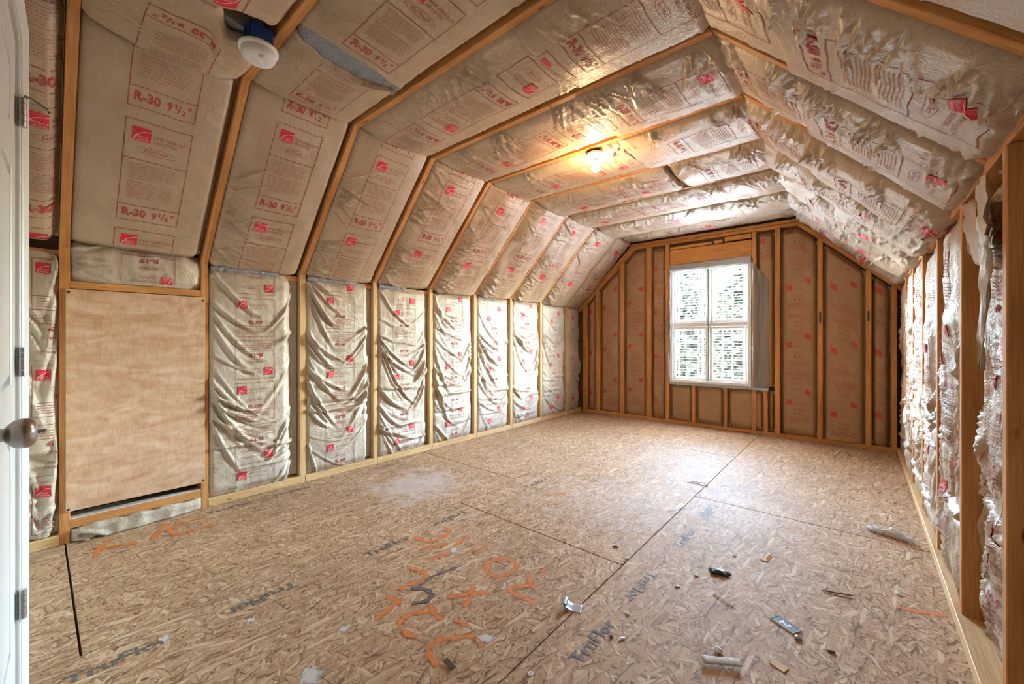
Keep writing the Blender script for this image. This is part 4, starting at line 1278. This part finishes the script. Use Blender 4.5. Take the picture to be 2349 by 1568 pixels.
for i, (dx, dy, rx, ry, rz_) in enumerate(((-.05, .0, .05, .03, .022), (.02, .004, .06, .034, .030), (.075, -.008, .04, .022, .018), (-.085, .012, .025, .018, .014))):
    blob(e, 'tuft', rx * .8, ry * .8, rz_ * .8, 'fluff', 20 + i, .6, 3, (dx, dy, 0))
rr_ = random.Random(4); bm = bmesh.new()
for i in range(110):
    x0_, y0_ = rr_.uniform(-.10, .11), rr_.gauss(0, .018); a_ = rr_.uniform(0, 6.28); l_ = rr_.uniform(.02, .06); z0_ = rr_.uniform(.003, .03)
    tube(bm, [(x0_, y0_, z0_), (x0_ + l_ * .5 * math.cos(a_), y0_ + l_ * .5 * math.sin(a_), z0_ + rr_.uniform(0, .012)), (x0_ + l_ * math.cos(a_ + .6), y0_ + l_ * math.sin(a_ + .6), max(.002, z0_ - rr_.uniform(0, .02)))], .0009, 4)
link('strands', bm_mesh('strands', bm), e, 'fluff')['kind'] = 'stuff'
e = item('twig', 'thin dark bent splinter lying on the floor', -.078, 2.303, 8, 'splinter')
bm = bmesh.new(); tube(bm, [(-.05, -.006, .004), (-.02, 0, .004), (.02, .004, .006), (.05, .012, .005), (.062, .012, .008)], [.0022, .003, .0028, .003, .0012], 6)
link('splinter', bm_mesh('splinter', bm, True), e, 'bark')
e = item('bent_strap', 'small bent metal strap on the floor near the far wall', -.13, 5.10, 20, 'metal scrap')
sheetlet(e, 'strap', .13, .03, lambda a, b: max(0, .05 - 14 * (a - .01) ** 2) if abs(a) < .06 else .002, 'paper_grey', .002)
e = item('wood_shaving', 'curled pale shaving on the floor seam in mid-room', -.945, 3.34, 30, 'shaving')
bm = bmesh.new(); tube(bm, [(-.08, .03, .003), (-.03, .045, .006), (.03, .02, .012), (.055, -.02, .006), (.035, -.05, .003)], [.002, .004, .005, .005, .002], 6)
link('shaving', bm_mesh('shaving', bm, True), e, 'paper_white')
e = item('paper_corner', 'small folded brown card corner standing on the floor', -.36, 2.425, 40, 'card scrap')
sheetlet(e, 'card', .05, .03, lambda a, b: max(0, a) * .9, 'wood_chip', .001)
e = item('splinter', 'thin light brown splinter near the black plastic scrap', -.444, 1.92, -25, 'splinter')
bm = bmesh.new(); tube(bm, [(-.05, .0, .003), (-.01, .006, .004), (.02, -.004, .004), (.05, 0, .003)], .0016, 6)
link('splinter', bm_mesh('splinter', bm, True), e, 'bark')
e = item('metal_bit', 'tiny grey metal bit next to the number tag', -.177, 1.868, 30, 'metal scrap')
blob(e, 'bit', .014, .009, .006, 'duct_tape', 31, .4, 2)
e = item('brown_flake', 'rust-brown wood flake on the floor among the paint marks', -1.08, .93, -10, 'wood scrap')
sheetlet(e, 'flake', .055, .02, lambda a, b: .003 + .06 * abs(b), 'bark', .0015)
e = item('screw', 'small bright screw head on the floor beside the nearest seam', -.844, 1.084, 0, 'screw')
bm = bmesh.new(); lathe(bm, [(.009, 0), (.009, .003), (.004, .004), (.003, .002), (.001, .002)], 14)
link('head', bm_mesh('head', bm), e, 'paper_white')
CR = [('white paper crumb just left of the black plastic scrap', -.592, 2.047, 'paper_white'), ('grey paper crumb left of the black plastic scrap, nearer the seam', -.63, 1.898, 'duct_tape'), ('white crumb at the end of the nearest grey stencil', -.679, 1.432, 'paper_white'),
      ('dark crumb at the end of the nearest grey stencil', -.715, 1.416, 'bark'), ('pale flake above the nearest grey stencil', -.724, 1.579, 'paper_white'), ('dark crumb near the crossing of two seams in mid-floor', -1.006, 2.048, 'bark'),
      ('pale flake lying in the seam crossing in mid-floor', -.911, 1.973, 'paper_white'), ('white crumb near the bent strap by the far wall', -.095, 4.784, 'paper_white'), ('white fibre crumb by the right wall orange paint', .13, 2.477, 'fluff'),
      ('pale flake left of the folded card corner', -.494, 2.362, 'paper_white'), ('dark crumb right of the tag', -.076, 1.864, 'bark')]
for i, (lb_, x, y, mt) in enumerate(CR):
    e = item('floor_crumb', lb_, x, y, i * 37, 'crumb', 'crumbs on the floor')
    blob(e, 'crumb', .010 + .003 * (i % 3), .006, .004, mt, 50 + i, .5, 2)
PLS = [('round white plaster splat at the bottom edge of the floor', -1.404, .60, .055), ('white plaster splat beside the lowest orange stroke', -1.073, 1.099, .045), ('small white plaster splat left of the paint marks', -1.526, .781, .028), ('white plaster splat with a dark speck between the upper orange strokes', -1.647, 1.452, .038),
       ('pale plaster splat over the end of the first grey stencil', -1.99, .315, .03), ('tiny white plaster splat under the first floor seam', -1.86, .56, .022)]
for i, (lb_, x, y, r) in enumerate(PLS):
    e = item('plaster_splat', lb_, x, y, i * 50, 'plaster', 'plaster splats on the floor')
    V_, U_, F_ = [(0, 0, .0024)], [(0, 0)], []
    for q in range(1, 4):
        for t_ in range(28):
            an = t_ / 28 * 2 * math.pi; k_ = 1 + .35 * float(vn(np.array(math.cos(an) * 2 + i * 7), np.array(math.sin(an) * 2), i))
            V_.append((r * 1.15 * q / 3 * k_ * math.cos(an), r * .85 * q / 3 * k_ * math.sin(an), .0024 - .0002 * q)); U_.append((q / 3, t_ / 28))
    for t_ in range(28):
        F_.append([0, 1 + t_, 1 + (t_ + 1) % 28])
        for q in range(2):
            o_ = 1 + q * 28
            F_.append([o_ + t_, o_ + 28 + t_, o_ + 28 + (t_ + 1) % 28, o_ + (t_ + 1) % 28])
    link('splat', mesh_np('splat', V_, F_, U_), e, 'plaster_smear')

# ------------------------------------------------------------------ outdoors, seen through the window
gr = tag(box('yard_ground', None, -30, 30, 6.2, 60, -3.2, -3.0, 'gravel'), kind='structure')
def tree(label, x, y, h, r, mat, seed):
    e = tag(empty('tree', (x, y, -2.98)), label, 'tree', 'trees outside the window')
    bm = bmesh.new(); tube(bm, [(0, 0, 0), (.05, 0, h * .4), (0, .05, h * .75)], [.18, .14, .07], 8)
    link('trunk', bm_mesh('trunk', bm, True), e, 'trunk')
    rr = random.Random(seed)
    V = []; F = []
    for i in range(7000):
        th = rr.random() * 6.283; ph = math.acos(rr.uniform(-1, 1)); q = r * (.35 + .65 * rr.random() ** .6)
        c = Vector((q * math.sin(ph) * math.cos(th), q * math.sin(ph) * math.sin(th), h * .52 + q / r * h * .48 * math.cos(ph)))
        a = Vector((rr.uniform(-1, 1), rr.uniform(-1, 1), rr.uniform(-1, 1))).normalized() * (.09 + .12 * rr.random())
        b = a.orthogonal().normalized() * a.length * .6; n_ = a.cross(b) * .5
        k = len(V); V += [tuple(c + a), tuple(c + b + n_), tuple(c - a), tuple(c - b + n_)]; F.append([k, k + 1, k + 2, k + 3])
    cr = link('crown', mesh_np('crown', V, F), e, mat); cr['kind'] = 'stuff'
for i, (x, y, h, r, mt) in enumerate(((-11.3, 19, 7.4, 2.3, 'leaf_dark'), (-6.8, 17, 6.6, 2.1, 'leaf_light'), (-2.6, 18, 7.2, 2.05, 'leaf_dark'), (-9.0, 25, 9.0, 2.9, 'leaf_light'), (-3.0, 25.5, 9.4, 2.9, 'leaf_light'))):
    tree(['dark leafy tree outside at the left of the window view', 'darkened green tree outside in the middle of the window view', 'dark leafy tree outside at the right of the window view', 'taller darkened tree outside behind the left trees', 'taller darkened tree outside behind the right tree'][i], x, y, h, r, mt, i + 3)
